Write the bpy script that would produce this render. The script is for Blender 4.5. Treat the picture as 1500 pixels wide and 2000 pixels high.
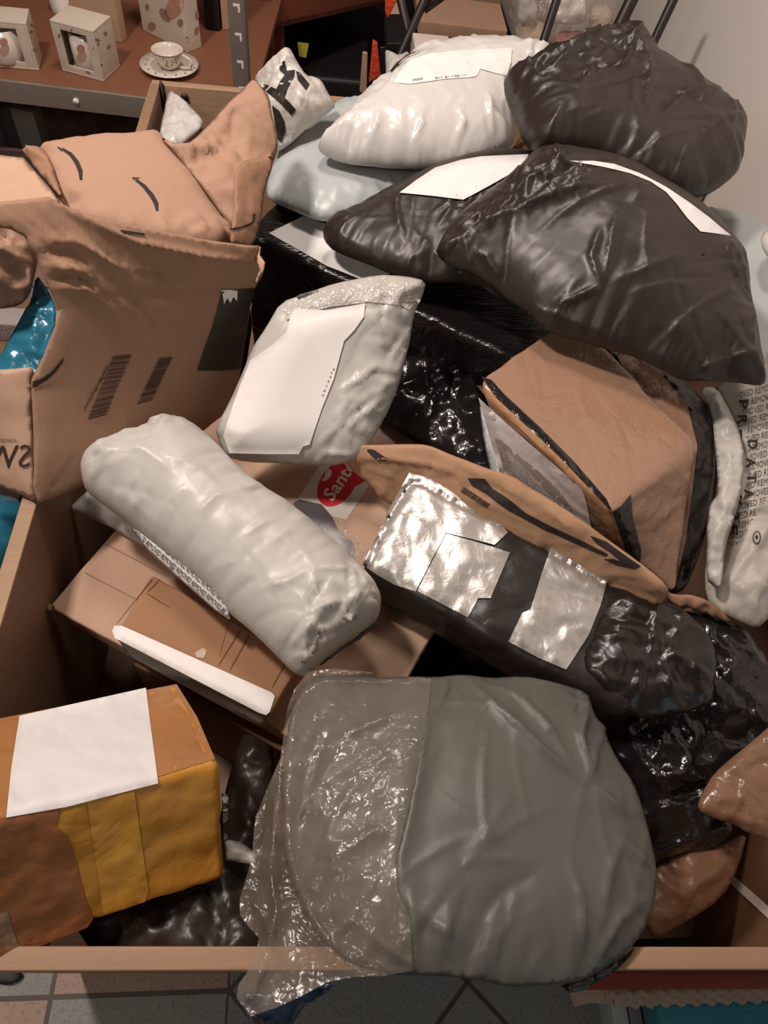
import bpy, bmesh, math, random
import numpy as np
from mathutils import Vector, Matrix
from mathutils.bvhtree import BVHTree
from mathutils.geometry import delaunay_2d_cdt

for o in list(bpy.data.objects):
    bpy.data.objects.remove(o)
scn = bpy.context.scene
COL = scn.collection

# ---------------------------------------------------------------- camera
FPX = 1367.6                      # focal length in pixels of a 1500 x 2000 frame
CAM = np.array([0., 0., 0.85])    # the photographer holds the phone 0.85 m above the crate rim (z = 0)
_dn = np.array([585-750., 1905-1000., FPX]); _dn /= np.linalg.norm(_dn)
_dy = np.array([677-750., -1080-1000., FPX]); _dy -= _dn*_dy.dot(_dn); _dy /= np.linalg.norm(_dy)
_dz = -_dn; _dx = np.cross(_dy, _dz)
RW = np.array([_dx, _dy, _dz])    # world = RW @ cam(x right, y down, z forward)
cam = bpy.data.cameras.new('camera'); camo = bpy.data.objects.new('camera', cam); COL.objects.link(camo)
m = Matrix.Identity(4)
for i in range(3):
    m[i][0] = RW[i, 0]; m[i][1] = -RW[i, 1]; m[i][2] = -RW[i, 2]; m[i][3] = CAM[i]
camo.matrix_world = m
cam.sensor_fit = 'VERTICAL'; cam.sensor_height = 24.0; cam.sensor_width = 18.0
cam.lens = FPX/2000*24.0; cam.clip_start = 0.02
scn.camera = camo

# ---------------------------------------------------------------- world, lights, exposure
w = bpy.data.worlds.new('World'); scn.world = w; w.use_nodes = True
w.node_tree.nodes['Background'].inputs[0].default_value = (1.0, .85, .77, 1)
w.node_tree.nodes['Background'].inputs[1].default_value = 0.035
scn.view_settings.view_transform = 'Standard'; scn.view_settings.look = 'None'
scn.view_settings.gamma = 1; scn.view_settings.use_curve_mapping = False
scn.view_settings.exposure = 0.0
def area(name, loc, target, size, power, col, sy=None):
    l = bpy.data.lights.new(name, 'AREA'); l.energy = power; l.color = col
    l.shape = 'RECTANGLE'; l.size = size; l.size_y = sy or size
    o = bpy.data.objects.new(name, l); COL.objects.link(o); o.location = loc
    o.rotation_euler = (Vector(target)-Vector(loc)).to_track_quat('-Z', 'Y').to_euler()
    return o
area('ceiling_lamp', (-.82, .80, 1.80), (.10, .75, 0), .20, 32, (1, .86, .78))
area('second_ceiling_lamp', (.0, 1.7, 2.3), (.7, 1.5, 0), .5, 25, (1, .86, .78), .25)
area('room_lamp', (-1.2, -.8, 1.6), (-.3, .1, -.4), .4, 8, (1, .86, .78))
area('daylight_window', (1.9, -2.4, .35), (.4, 0, -.75), .9, 4.5, (.50, .80, 1.0), .9)

# ---------------------------------------------------------------- helpers
def ray(px, py):
    return RW @ np.array([px-750., py-1000., FPX])
def P(px, py, z):                  # the point at height z seen at a pixel
    d = ray(px, py); return CAM + d*((z-CAM[2])/d[2])
def PY(px, py, Y):                 # the point on the plane y = Y seen at a pixel
    d = ray(px, py); return CAM + d*(Y/d[1])
def proj(p):
    c = RW.T @ (np.asarray(p)-CAM); return np.array([750+FPX*c[0]/c[2], 1000+FPX*c[1]/c[2]])
def height_at(p, py):              # height over p whose image row is py
    lo, hi = p[2], .8
    for _ in range(40):
        mid = (lo+hi)/2
        if proj((p[0], p[1], mid))[1] > py: lo = mid
        else: hi = mid
    return lo
def srgb(r, g, b, k=1.0):
    f = lambda c: (c/12.92 if c <= .04045 else ((c+.055)/1.055)**2.4)
    return tuple(min(f(c/255.)*k, .95) for c in (r, g, b))

# numpy gradient noise
_rs = np.random.RandomState(7); _perm = np.concatenate([_rs.permutation(256)]*3)
_g3 = _rs.normal(size=(256, 3)); _g3 /= np.linalg.norm(_g3, axis=1)[:, None]
def pn(x, y, z=0.):
    x, y, z = np.broadcast_arrays(np.asarray(x, float), np.asarray(y, float), np.asarray(z, float))
    xi, yi, zi = np.floor(x).astype(int), np.floor(y).astype(int), np.floor(z).astype(int)
    xf, yf, zf = x-xi, y-yi, z-zi
    xi &= 255; yi &= 255; zi &= 255
    fd = lambda t: t*t*t*(t*(t*6-15)+10)
    u, v, s = fd(xf), fd(yf), fd(zf); out = 0
    for a in (0, 1):
        for b in (0, 1):
            for c in (0, 1):
                g = _g3[_perm[_perm[_perm[xi+a]+yi+b]+zi+c]]
                dt = g[..., 0]*(xf-a)+g[..., 1]*(yf-b)+g[..., 2]*(zf-c)
                out = out + dt*(u if a else 1-u)*(v if b else 1-v)*(s if c else 1-s)
    return out
def crumple(x, y, z, sc, seed=0., octs=3):
    """creased-film relief: sums of folded noise, about -1..1"""
    s = 0.; a = 1.; f = sc
    for k in range(octs):
        wx = .35*pn(x*f*.7+seed, y*f*.7, z*f*.7+k*9.1); wy = .35*pn(x*f*.7, y*f*.7+seed+31, z*f*.7+k*5.3)
        n = pn(x*f+seed+wx, y*f+wy, z*f+k*17.7)
        m = pn(x*f*.8+40+seed+wy, y*f*.8+wx, z*f*.8+k*3.3)
        s = s + a*(np.abs(m)-np.abs(n))*1.6
        a *= .5; f *= 2.05
    return s
class TPS:
    def __init__(s, uv, w):
        s.p = np.asarray(uv, float); n = len(s.p); s.sc = max(np.ptp(s.p), 1e-6)
        K = s.k(s.p); Q = np.c_[np.ones(n), s.p/s.sc]
        A = np.zeros((n+3, n+3)); A[:n, :n] = K+1e-6*np.eye(n); A[:n, n:] = Q; A[n:, :n] = Q.T
        s.c = np.linalg.lstsq(A, np.r_[w, 0, 0, 0], rcond=None)[0]; s.n = n
    def k(s, q):
        r2 = ((q[:, None]-s.p[None])**2).sum(-1)/s.sc**2
        return np.where(r2 > 1e-12, .5*r2*np.log(np.maximum(r2, 1e-12)), 0)
    def __call__(s, q):
        q = np.atleast_2d(q); return s.k(q)@s.c[:s.n]+s.c[s.n]+(q/s.sc)@s.c[s.n+1:]

WLOC = {}                          # world origin of every object built
def mesh_obj(name, verts, faces, mat, parent=None, smooth=True, origin=None):
    verts = np.asarray(verts, float)
    if parent is not None: org = WLOC[parent.name]
    else:
        org = np.array([verts[:, 0].mean(), verts[:, 1].mean(), verts[:, 2].min()]) if origin is None else np.asarray(origin, float)
    me = bpy.data.meshes.new(name)
    me.from_pydata((verts-org).tolist(), [], [list(map(int, f)) for f in faces]); me.update()
    bm = bmesh.new(); bm.from_mesh(me); bmesh.ops.recalc_face_normals(bm, faces=bm.faces); bm.to_mesh(me); bm.free()
    if smooth: me.polygons.foreach_set('use_smooth', [True]*len(me.polygons))
    me.materials.append(mat)
    o = bpy.data.objects.new(name, me); COL.objects.link(o)
    if parent is not None: o.parent = parent
    else: o.location = org
    WLOC[o.name] = org
    return o
def tag(o, label, cat, group=None):
    o['label'] = label; o['category'] = cat
    if group: o['group'] = group
    return o
def empty(name, loc, label, cat, group=None):
    o = bpy.data.objects.new(name, None); COL.objects.link(o); o.location = Vector(loc); o.empty_display_size = .05
    WLOC[o.name] = np.asarray(loc, float); tag(o, label, cat, group); return o
def struct(o):
    o['kind'] = 'structure'; return o
def world_tris(o):
    me = o.data; org = WLOC[o.name]
    n = len(me.vertices); a = np.zeros(n*3); me.vertices.foreach_get('co', a)
    return a.reshape(-1, 3)+org, [list(p.vertices) for p in me.polygons]
def bvh_of(objs):
    V = []; F = []; k = 0
    for o in objs:
        v, f = world_tris(o); V += v.tolist(); F += [[i+k for i in q] for q in f]; k += len(v)
    return BVHTree.FromPolygons(V, F)

def chaikin(p, n=1):
    p = np.asarray(p, float)
    for _ in range(n):
        q = np.roll(p, -1, axis=0); p = np.stack([.78*p+.22*q, .22*p+.78*q], 1).reshape(-1, 2)
    return p
def resample(p, sp):
    out = []
    for a, b in zip(p, np.roll(p, -1, axis=0)):
        n = max(1, int(round(np.linalg.norm(b-a)/sp)))
        out += [a+(b-a)*i/n for i in range(n)]
    out = np.array(out)
    keep = [0]
    for i in range(1, len(out)):
        if np.linalg.norm(out[i]-out[keep[-1]]) > sp*.35: keep.append(i)
    return out[keep]
def seg_dist(q, a, b):             # distances of points q to polyline segments a->b ; also arclength of nearest
    ab = b-a; L = (ab**2).sum(1)+1e-18
    best = np.full(len(q), 1e9); arc = np.zeros(len(q)); s0 = np.r_[0, np.cumsum(np.sqrt(L))]
    for i in range(len(a)):
        t = np.clip(((q-a[i])@ab[i])/L[i], 0, 1); d = ((q-a[i]-t[:, None]*ab[i])**2).sum(1)
        mk = d < best; best[mk] = d[mk]; arc[mk] = s0[i]+t[mk]*(s0[i+1]-s0[i])
    return np.sqrt(best), arc, s0[-1]
def inside(q, poly):
    x, y = q[:, 0], q[:, 1]; c = np.zeros(len(q), bool)
    for (x0, y0), (x1, y1) in zip(poly, np.roll(poly, -1, axis=0)):
        m = ((y0 > y) != (y1 > y)); xx = (x1-x0)*(y-y0)/((y1-y0) if abs(y1-y0) > 1e-12 else 1e-12)+x0
        c ^= m & (x < xx)
    return c
def fill(poly, sp, seed=0):        # triangulated polygon with inner points
    poly = np.asarray(poly, float); lo, hi = poly.min(0), poly.max(0)
    xs = np.arange(lo[0], hi[0]+sp, sp); ys = np.arange(lo[1], hi[1]+sp, sp*.866)
    g = np.array([(x+(sp/2 if j % 2 else 0), y) for j, y in enumerate(ys) for x in xs])
    rs = np.random.RandomState(seed+1); g = g+rs.uniform(-.18, .18, g.shape)*sp
    if len(g): g = g[inside(g, poly)]
    if len(g):
        d, _, _ = seg_dist(g, poly, np.roll(poly, -1, axis=0)); g = g[d > sp*.55]
    allp = np.vstack([poly, g]) if len(g) else poly
    sc = 1./max(np.ptp(poly[:, 0]), np.ptp(poly[:, 1]))
    n = len(poly)
    r = delaunay_2d_cdt([Vector(((p-lo)*sc).tolist()) for p in allp], [(i, (i+1) % n) for i in range(n)], [], 1, 1e-7)
    v = np.array([tuple(x) for x in r[0]])/sc+lo
    return v, [list(f) for f in r[2]]

class Surf:                        # a bent base sheet through pixel + height control points
    def __init__(s, ctrl):
        p = np.array([P(*c) if len(c) == 3 else PY(c[0], c[1], c[3]) for c in ctrl]); s.c = p.mean(0)
        n = np.linalg.svd(p-s.c)[2][2]
        if n@(CAM-s.c) < 0: n = -n
        s.n = n; s.e1 = np.cross([0, 1., 0], n) if abs(n[1]) < .9 else np.cross([0, 0, 1.], n)
        s.e1 /= np.linalg.norm(s.e1); s.e2 = np.cross(n, s.e1)
        q = p-s.c; s.t = TPS(np.c_[q@s.e1, q@s.e2], q@s.n) if len(ctrl) > 3 else None
    def w(s, uv): return s.t(uv) if s.t else np.zeros(len(np.atleast_2d(uv)))
    def uv(s, px):
        px = np.atleast_2d(np.asarray(px, float)); d = np.array([ray(*q) for q in px]); off = np.zeros(len(px))
        for it in range(12 if s.t else 1):
            t = ((s.c-CAM)@s.n+off)/(d@s.n); q = CAM+d*t[:, None]-s.c; uv = np.c_[q@s.e1, q@s.e2]
            if s.t: off = off*.4+.6*s.w(uv)
        return uv
    def xyz(s, uv, h): return s.c+uv[:, :1]*s.e1+uv[:, 1:]*s.e2+(np.asarray(h)*1.0)[:, None]*s.n

def bag(name, outline, ctrl, mat, top=.03, bot=.03, R=.08, sp=.0065, wr=(.004, 9), wr2=None, ani=None, pleat=(.004, 45, .05),
        edge=(.004, 14), creases=(), bumps=(), flat=(), rnd=1, parent=None, seed=1, e=.78,
        folds=(), seams=(45, .0035, .035)):
    """a soft sealed parcel or sheet: two creased skins that meet in a seam along the outline"""
    S = Surf(ctrl)
    po = chaikin(outline, rnd) if rnd else np.asarray(outline, float)
    poly = resample(S.uv(po), sp)
    v, f = fill(poly, sp, seed)
    d, arc, tot = seg_dist(v, poly, np.roll(poly, -1, axis=0))
    base = S.w(v); k = np.clip(d/R, 0, 1); prof = (1-(1-k)**2)**e
    rim = np.clip(d/.02, 0, 1); x, y = v[:, 0], v[:, 1]; sd = seed*13.37
    if ani:                        # stretched folds: (angle in degrees, stretch)
        a = math.radians(ani[0]); X = (x*math.cos(a)+y*math.sin(a))/ani[1]; Y = -x*math.sin(a)+y*math.cos(a)
    else: X, Y = x, y
    wgt = np.ones(len(v))
    for fp in flat:
        q = S.uv(fp); dd, _, _ = seg_dist(v, q, np.roll(q, -1, axis=0)); ins = inside(v, q)
        wgt *= np.where(ins, .12, np.clip(dd/.03, .12, 1))
    h = top*prof*(1+.18*pn(x*6+sd, y*6, 1.7)) + wr[0]*crumple(X, Y, sd, wr[1], sd)*rim*wgt
    if wr2: h = h + wr2[0]*crumple(x, y, sd+5, wr2[1], sd+3, 2)*rim*wgt
    th = arc/tot*2*math.pi; rr = tot/(2*math.pi)
    cx, cy = np.cos(th)*rr, np.sin(th)*rr
    if pleat: h = h + pleat[0]*(np.abs(pn(cx*pleat[1], cy*pleat[1], sd))*2.2-.4)*np.exp(-d/pleat[2])*np.clip(d/.012, 0, 1)*wgt
    for c in creases:
        q = S.uv(c[0]); dd, ar, tl = seg_dist(v, q[:-1], q[1:])
        tp = np.clip(np.minimum(ar, tl-ar)/(tl*.35+1e-9), .0, 1) if len(c) < 4 else 1.0
        h = h + 1.25*c[1]*np.exp(-dd/(.68*c[2]))*tp*np.clip(d/.01, 0, 1)
    rf = np.random.RandomState(seed*31+5)
    jobs = []                      # random sharp folds: centre, direction, half length, height, width
    for fo in folds:
        n_, am, wd, ln, an, spd = fo[:6]
        pool = v if len(fo) < 7 else v[inside(v, S.uv(fo[6]))]
        if not len(pool): continue
        for i in range(n_):
            c0 = pool[rf.randint(len(pool))]; a0 = math.radians((an if an is not None else rf.uniform(0, 180))+rf.normal()*spd)
            jobs.append((c0, a0, ln*rf.uniform(.5, 1.3), am*rf.uniform(.4, 1.2)*(1 if rf.rand() < .68 else -1), wd*rf.uniform(.6, 1.5)))
    if seams and top > .004:
        for i in range(int(seams[0]*tot)):
            j = rf.randint(len(poly)); pa, pb = poly[j], poly[(j+1) % len(poly)]; t_ = pb-pa; t_ = t_/np.linalg.norm(t_); nn = np.array([-t_[1], t_[0]])
            if not inside(np.array([pa+nn*.008]), poly)[0]: nn = -nn
            l_ = seams[2]*rf.uniform(.4, 1.4); a0 = math.atan2(nn[1], nn[0])+rf.normal()*.35
            jobs.append((pa+np.array([math.cos(a0), math.sin(a0)])*l_*.75, a0, l_, seams[1]*rf.uniform(.4, 1.2)*(1 if rf.rand() < .6 else -1), .0045*rf.uniform(.7, 1.6)))
    for c0, a0, l_, am, wd in jobs:
        X_, Y_ = (x-c0[0])*math.cos(a0)+(y-c0[1])*math.sin(a0), -(x-c0[0])*math.sin(a0)+(y-c0[1])*math.cos(a0)
        Y_ = Y_+.12*X_*X_/l_
        tp = np.clip(1-(X_/l_)**2, 0, 1)
        h = h + am*tp*np.exp(-np.abs(Y_)/(wd*(.45+.55*tp)))*np.clip(d/.008, 0, 1)*wgt
    for b in bumps:
        q = S.uv([b[:2]])[0]; h = h + b[2]*np.exp(-((x-q[0])**2+(y-q[1])**2)/b[3]**2)*np.clip(d/.02, 0, 1)
    ew = (edge[0]*pn(cx*edge[1], cy*edge[1], sd+2)*np.exp(-d/.04)*2) if edge else 0
    lo = -bot*prof+.3*wr[0]*crumple(x, y, sd+9, wr[1], sd)*rim*min(1, bot/.02)
    onb = d < 1e-6
    h = np.where(onb, 0, np.maximum(h, lo+.0012))
    V1 = S.xyz(v, base+ew+h); V2 = S.xyz(v, base+ew+np.where(onb, 0, lo))
    n = len(v); idx = np.arange(n)+n; idx[onb] = np.nonzero(onb)[0]
    F = [t for t in f]+[[int(idx[i]) for i in reversed(t)] for t in f]
    V = np.vstack([V1, V2]); used = np.zeros(len(V), bool)
    for t in F: used[t] = True
    re = np.cumsum(used)-1; F = [[int(re[i]) for i in t] for t in F]
    return mesh_obj(name, V[used], F, mat, parent)

def hexa(name, bot4, top4, mat, r=.006, sp=.02, wr=(0, 8), parent=None, seed=1, hard=False, skew=None):
    """a rounded box from eight corners (front-left, front-right, back-right, back-left)"""
    B = np.array([bot4[0], bot4[1], bot4[2], bot4[3]], float); T = np.array(top4, float)
    L = np.array([np.mean([np.linalg.norm(B[1]-B[0]), np.linalg.norm(T[1]-T[0]), np.linalg.norm(B[2]-B[3]), np.linalg.norm(T[2]-T[3])]),
                  np.mean([np.linalg.norm(B[3]-B[0]), np.linalg.norm(T[3]-T[0]), np.linalg.norm(B[2]-B[1])]),
                  np.mean([np.linalg.norm(T[i]-B[i]) for i in range(4)])])
    r = min(r, .45*L.min()); ax = []
    for i in range(3):
        n = max(1, int(math.ceil((L[i]-2*r)/sp)))
        c = [0, r*.3, r*.7]+[r+(L[i]-2*r)*j/n for j in range(n+1)]+[L[i]-r*.7, L[i]-r*.3, L[i]]
        ax.append(np.array(c))
    vid = {}; V = []; F = []
    def vert(i, j, k):
        if (i, j, k) not in vid: vid[(i, j, k)] = len(V); V.append((ax[0][i], ax[1][j], ax[2][k]))
        return vid[(i, j, k)]
    N = [len(a)-1 for a in ax]
    for i in range(N[0]):
        for j in range(N[1]):
            F.append([vert(i, j, 0), vert(i, j+1, 0), vert(i+1, j+1, 0), vert(i+1, j, 0)])
            F.append([vert(i, j, N[2]), vert(i+1, j, N[2]), vert(i+1, j+1, N[2]), vert(i, j+1, N[2])])
    for i in range(N[0]):
        for k in range(N[2]):
            F.append([vert(i, 0, k), vert(i+1, 0, k), vert(i+1, 0, k+1), vert(i, 0, k+1)])
            F.append([vert(i, N[1], k), vert(i, N[1], k+1), vert(i+1, N[1], k+1), vert(i+1, N[1], k)])
    for j in range(N[1]):
        for k in range(N[2]):
            F.append([vert(0, j, k), vert(0, j, k+1), vert(0, j+1, k+1), vert(0, j+1, k)])
            F.append([vert(N[0], j, k), vert(N[0], j+1, k), vert(N[0], j+1, k+1), vert(N[0], j, k+1)])
    m = np.array(V); q = np.clip(m, r, L-r); dv = m-q; ln = np.linalg.norm(dv, axis=1)[:, None]; nd = dv/np.maximum(ln, 1e-9)
    m = q+r*nd
    if wr[0]: m = m+nd*(wr[0]*crumple(m[:, 0], m[:, 1], m[:, 2], wr[1], seed*7.7))[:, None]
    u = m/L; U, Vv, W = u[:, :1], u[:, 1:2], u[:, 2:3]
    bl = lambda Q: (1-U)*(1-Vv)*Q[0]+U*(1-Vv)*Q[1]+U*Vv*Q[2]+(1-U)*Vv*Q[3]
    return mesh_obj(name, (1-W)*bl(B)+W*bl(T), F, mat, parent)
def box(name, lo, hi, mat, r=.002, sp=.2, parent=None, wr=(0, 8)):
    (a, b, c), (d, e, f) = lo, hi
    return hexa(name, [(a, b, c), (d, b, c), (d, e, c), (a, e, c)], [(a, b, f), (d, b, f), (d, e, f), (a, e, f)], mat, r, sp, wr, parent)
def tube(name, pts, r, mat, parent=None, seg=12):
    pts = [np.asarray(p, float) for p in pts]; V = []; F = []
    for i, p in enumerate(pts):
        t = pts[min(i+1, len(pts)-1)]-pts[max(i-1, 0)]; t /= np.linalg.norm(t)
        a = np.cross(t, [0, 0, 1.]) if abs(t[2]) < .9 else np.cross(t, [1., 0, 0]); a /= np.linalg.norm(a); b = np.cross(t, a)
        for k in range(seg): V.append(p+r*(a*math.cos(2*math.pi*k/seg)+b*math.sin(2*math.pi*k/seg)))
    for i in range(len(pts)-1):
        for k in range(seg): F.append([i*seg+k, i*seg+(k+1) % seg, (i+1)*seg+(k+1) % seg, (i+1)*seg+k])
    F.append(list(range(seg))[::-1]); F.append([(len(pts)-1)*seg+k for k in range(seg)])
    return mesh_obj(name, V, F, mat, parent)
def lathe(name, c, prof, mat, parent=None, seg=40, axis=None, caps=True):
    A = np.array(axis if axis is not None else (0, 0, 1.), float); A /= np.linalg.norm(A)
    a = np.cross(A, [1., 0, 0]); a /= np.linalg.norm(a); b = np.cross(A, a); V = []; F = []
    for (r, z) in prof:
        for k in range(seg):
            t = 2*math.pi*k/seg; V.append(np.asarray(c)+A*z+r*(a*math.cos(t)+b*math.sin(t)))
    n = len(prof)
    for i in range(n-1):
        for k in range(seg): F.append([i*seg+k, i*seg+(k+1) % seg, (i+1)*seg+(k+1) % seg, (i+1)*seg+k])
    if caps: F.append(list(range(seg))[::-1]); F.append([(n-1)*seg+k for k in range(seg)])
    else: F += [[(n-1)*seg+k, (n-1)*seg+(k+1) % seg, (k+1) % seg, k] for k in range(seg)]
    return mesh_obj(name, V, F, mat, parent)

_bv = {}
def cast(objs, pxs, smooth=0, nb=None, off=.0009):
    objs = objs if isinstance(objs, (list, tuple)) else [objs]
    key = tuple(o.name for o in objs)
    if key not in _bv: _bv[key] = bvh_of(objs)
    T = _bv[key]; pxs = np.asarray(pxs, float); D = np.array([ray(*q) for q in pxs]); D /= np.linalg.norm(D, axis=1)[:, None]
    t = np.full(len(pxs), np.nan)
    for i, d in enumerate(D):
        h = T.ray_cast(Vector(CAM), Vector(d))
        if h[0] is not None: t[i] = h[3]
    ok = ~np.isnan(t)
    if not ok.any(): return None
    if not ok.all():
        pts = CAM+D[ok]*t[ok][:, None]; c = pts.mean(0); n = np.linalg.svd(pts-c, full_matrices=True)[2][2] if len(pts) > 3 else -D.mean(0)
        tt = ((c-CAM)@n)/(D@n); j = np.nonzero(~ok)[0]
        for i in j:
            near = np.argmin(((pxs[ok]-pxs[i])**2).sum(1)); t[i] = np.clip(tt[i], t[ok][near]-.03, t[ok][near]+.03)
    if smooth and nb:
        s = t.copy()
        for _ in range(smooth): s = np.array([.4*s[i]+.6*np.mean(s[q]) if len(q) else s[i] for i, q in enumerate(nb)])
        t = np.minimum(s, t)
    return CAM+D*(t-off)[:, None]
def decal(name, objs, poly, mat, parent, sp=9, smooth=0, off=.0009, rnd=0, label=None):
    """paper, tape or print lying on the surface of an object"""
    objs = objs if isinstance(objs, (list, tuple)) else [objs]
    p = chaikin(poly, rnd) if rnd else np.asarray(poly, float)
    v, f = fill(resample(p, sp), sp)
    nb = [set() for _ in v]
    for t in f:
        for i in t: nb[i] |= set(t)-{i}
    V = cast(objs, v, smooth, [list(q) for q in nb], off)
    if V is None: print('DECAL MISS', name); return None
    o = mesh_obj(name, V, f, mat, parent)
    n = o.data.polygons[0].normal; c = WLOC[o.name]+np.array(o.data.polygons[0].center)
    if np.mean([np.array(q.normal)@(CAM-V.mean(0)) for q in o.data.polygons]) < 0: o.data.flip_normals()
    if label: o['label'] = label
    return o
_tc = {}
def text_verts(s, bold=False):
    if s in _tc: return _tc[s]
    cu = bpy.data.curves.new('t', 'FONT'); cu.body = s; cu.resolution_u = 2; cu.space_line = 1.0
    if bold: cu.offset = .02
    o = bpy.data.objects.new('t', cu); COL.objects.link(o)
    me = bpy.data.meshes.new_from_object(o.evaluated_get(bpy.context.evaluated_depsgraph_get()))
    v = np.array([x.co[:2] for x in me.vertices]); f = [list(p.vertices) for p in me.polygons]
    bpy.data.objects.remove(o); bpy.data.curves.remove(cu); bpy.data.meshes.remove(me)
    v = (v-v.min(0))/np.ptp(v, axis=0); _tc[s] = (v, f); return v, f
def quad_map(v, q):
    q = np.asarray(q, float); a, b = v[:, :1], v[:, 1:]
    return (1-a)*(1-b)*q[0]+a*(1-b)*q[1]+a*b*q[2]+(1-a)*b*q[3]
def text(name, objs, s, quad, mat, parent, off=.0012, bold=False, clip=None):
    """lettering printed on an object; quad = bottom-left, bottom-right, top-right, top-left of the text"""
    objs = objs if isinstance(objs, (list, tuple)) else [objs]
    v, f = text_verts(s, bold); px = quad_map(v, quad)
    if clip is not None:
        ins = inside(px, np.asarray(clip, float)); f = [t for t in f if all(ins[i] for i in t)]
        used = sorted({i for t in f for i in t})
        if not used: return None
        re = {i: k for k, i in enumerate(used)}; px = px[used]; f = [[re[i] for i in t] for t in f]
    V = cast(objs, px, 0, None, off)
    if V is None: print('TEXT MISS', name); return None
    return mesh_obj(name, V, f, mat, parent, smooth=False)
def bars(name, objs, quad, n, mat, parent, seed=1, off=.0012, vals=None):
    """a printed bar code: stripes across a quad (start-left, start-right, end-right, end-left)"""
    rs = random.Random(seed); V = []; F = []; t = 0.
    sp = []
    while t < 1:
        wd = rs.choice([.008, .012, .02, .03]); sp.append((t, min(t+wd, 1))); t += wd+rs.choice([.008, .012, .02])
    for a, b in sp:
        k = len(V)
        for s in (0, .33, .67, 1): V.append((s, a))
        for s in (0, .33, .67, 1): V.append((s, b))
        F += [[k+i, k+i+1, k+i+5, k+i+4] for i in range(3)]
    W = cast(objs, quad_map(np.array(V), quad), 0, None, off)
    return mesh_obj(name, W, F, mat, parent, smooth=False)

# ---------------------------------------------------------------- materials
MATS = {}
def newmat(name):
    m = bpy.data.materials.new(name); m.use_nodes = True; nt = m.node_tree
    for n in list(nt.nodes): nt.nodes.remove(n)
    out = nt.nodes.new('ShaderNodeOutputMaterial'); b = nt.nodes.new('ShaderNodeBsdfPrincipled')
    nt.links.new(b.outputs[0], out.inputs[0]); return m, nt, b, out
def nd(nt, t, **kw):
    n = nt.nodes.new(t)
    for k, v in kw.items():
        if k.startswith('i_'): n.inputs[k[2:].replace('_', ' ')].default_value = v
        else: setattr(n, k, v)
    return n
def ridged(nt, co, scale, detail=3., dist=.6, seed=0.):
    mp = nd(nt, 'ShaderNodeMapping'); mp.inputs['Location'].default_value = (seed, seed*.7, seed*1.3); nt.links.new(co, mp.inputs[0])
    n = nd(nt, 'ShaderNodeTexNoise', i_Scale=scale, i_Detail=detail, i_Distortion=dist, i_Roughness=.55); nt.links.new(mp.outputs[0], n.inputs['Vector'])
    s = nd(nt, 'ShaderNodeMath', operation='SUBTRACT'); s.inputs[1].default_value = .5; nt.links.new(n.outputs[0], s.inputs[0])
    a = nd(nt, 'ShaderNodeMath', operation='ABSOLUTE'); nt.links.new(s.outputs[0], a.inputs[0])
    return a.outputs[0]
def mixcol(nt, fac, a, b):
    x = nd(nt, 'ShaderNodeMix', data_type='RGBA'); nt.links.new(fac, x.inputs[0]); x.inputs[6].default_value = (*a, 1); x.inputs[7].default_value = (*b, 1)
    return x.outputs[2]
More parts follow.
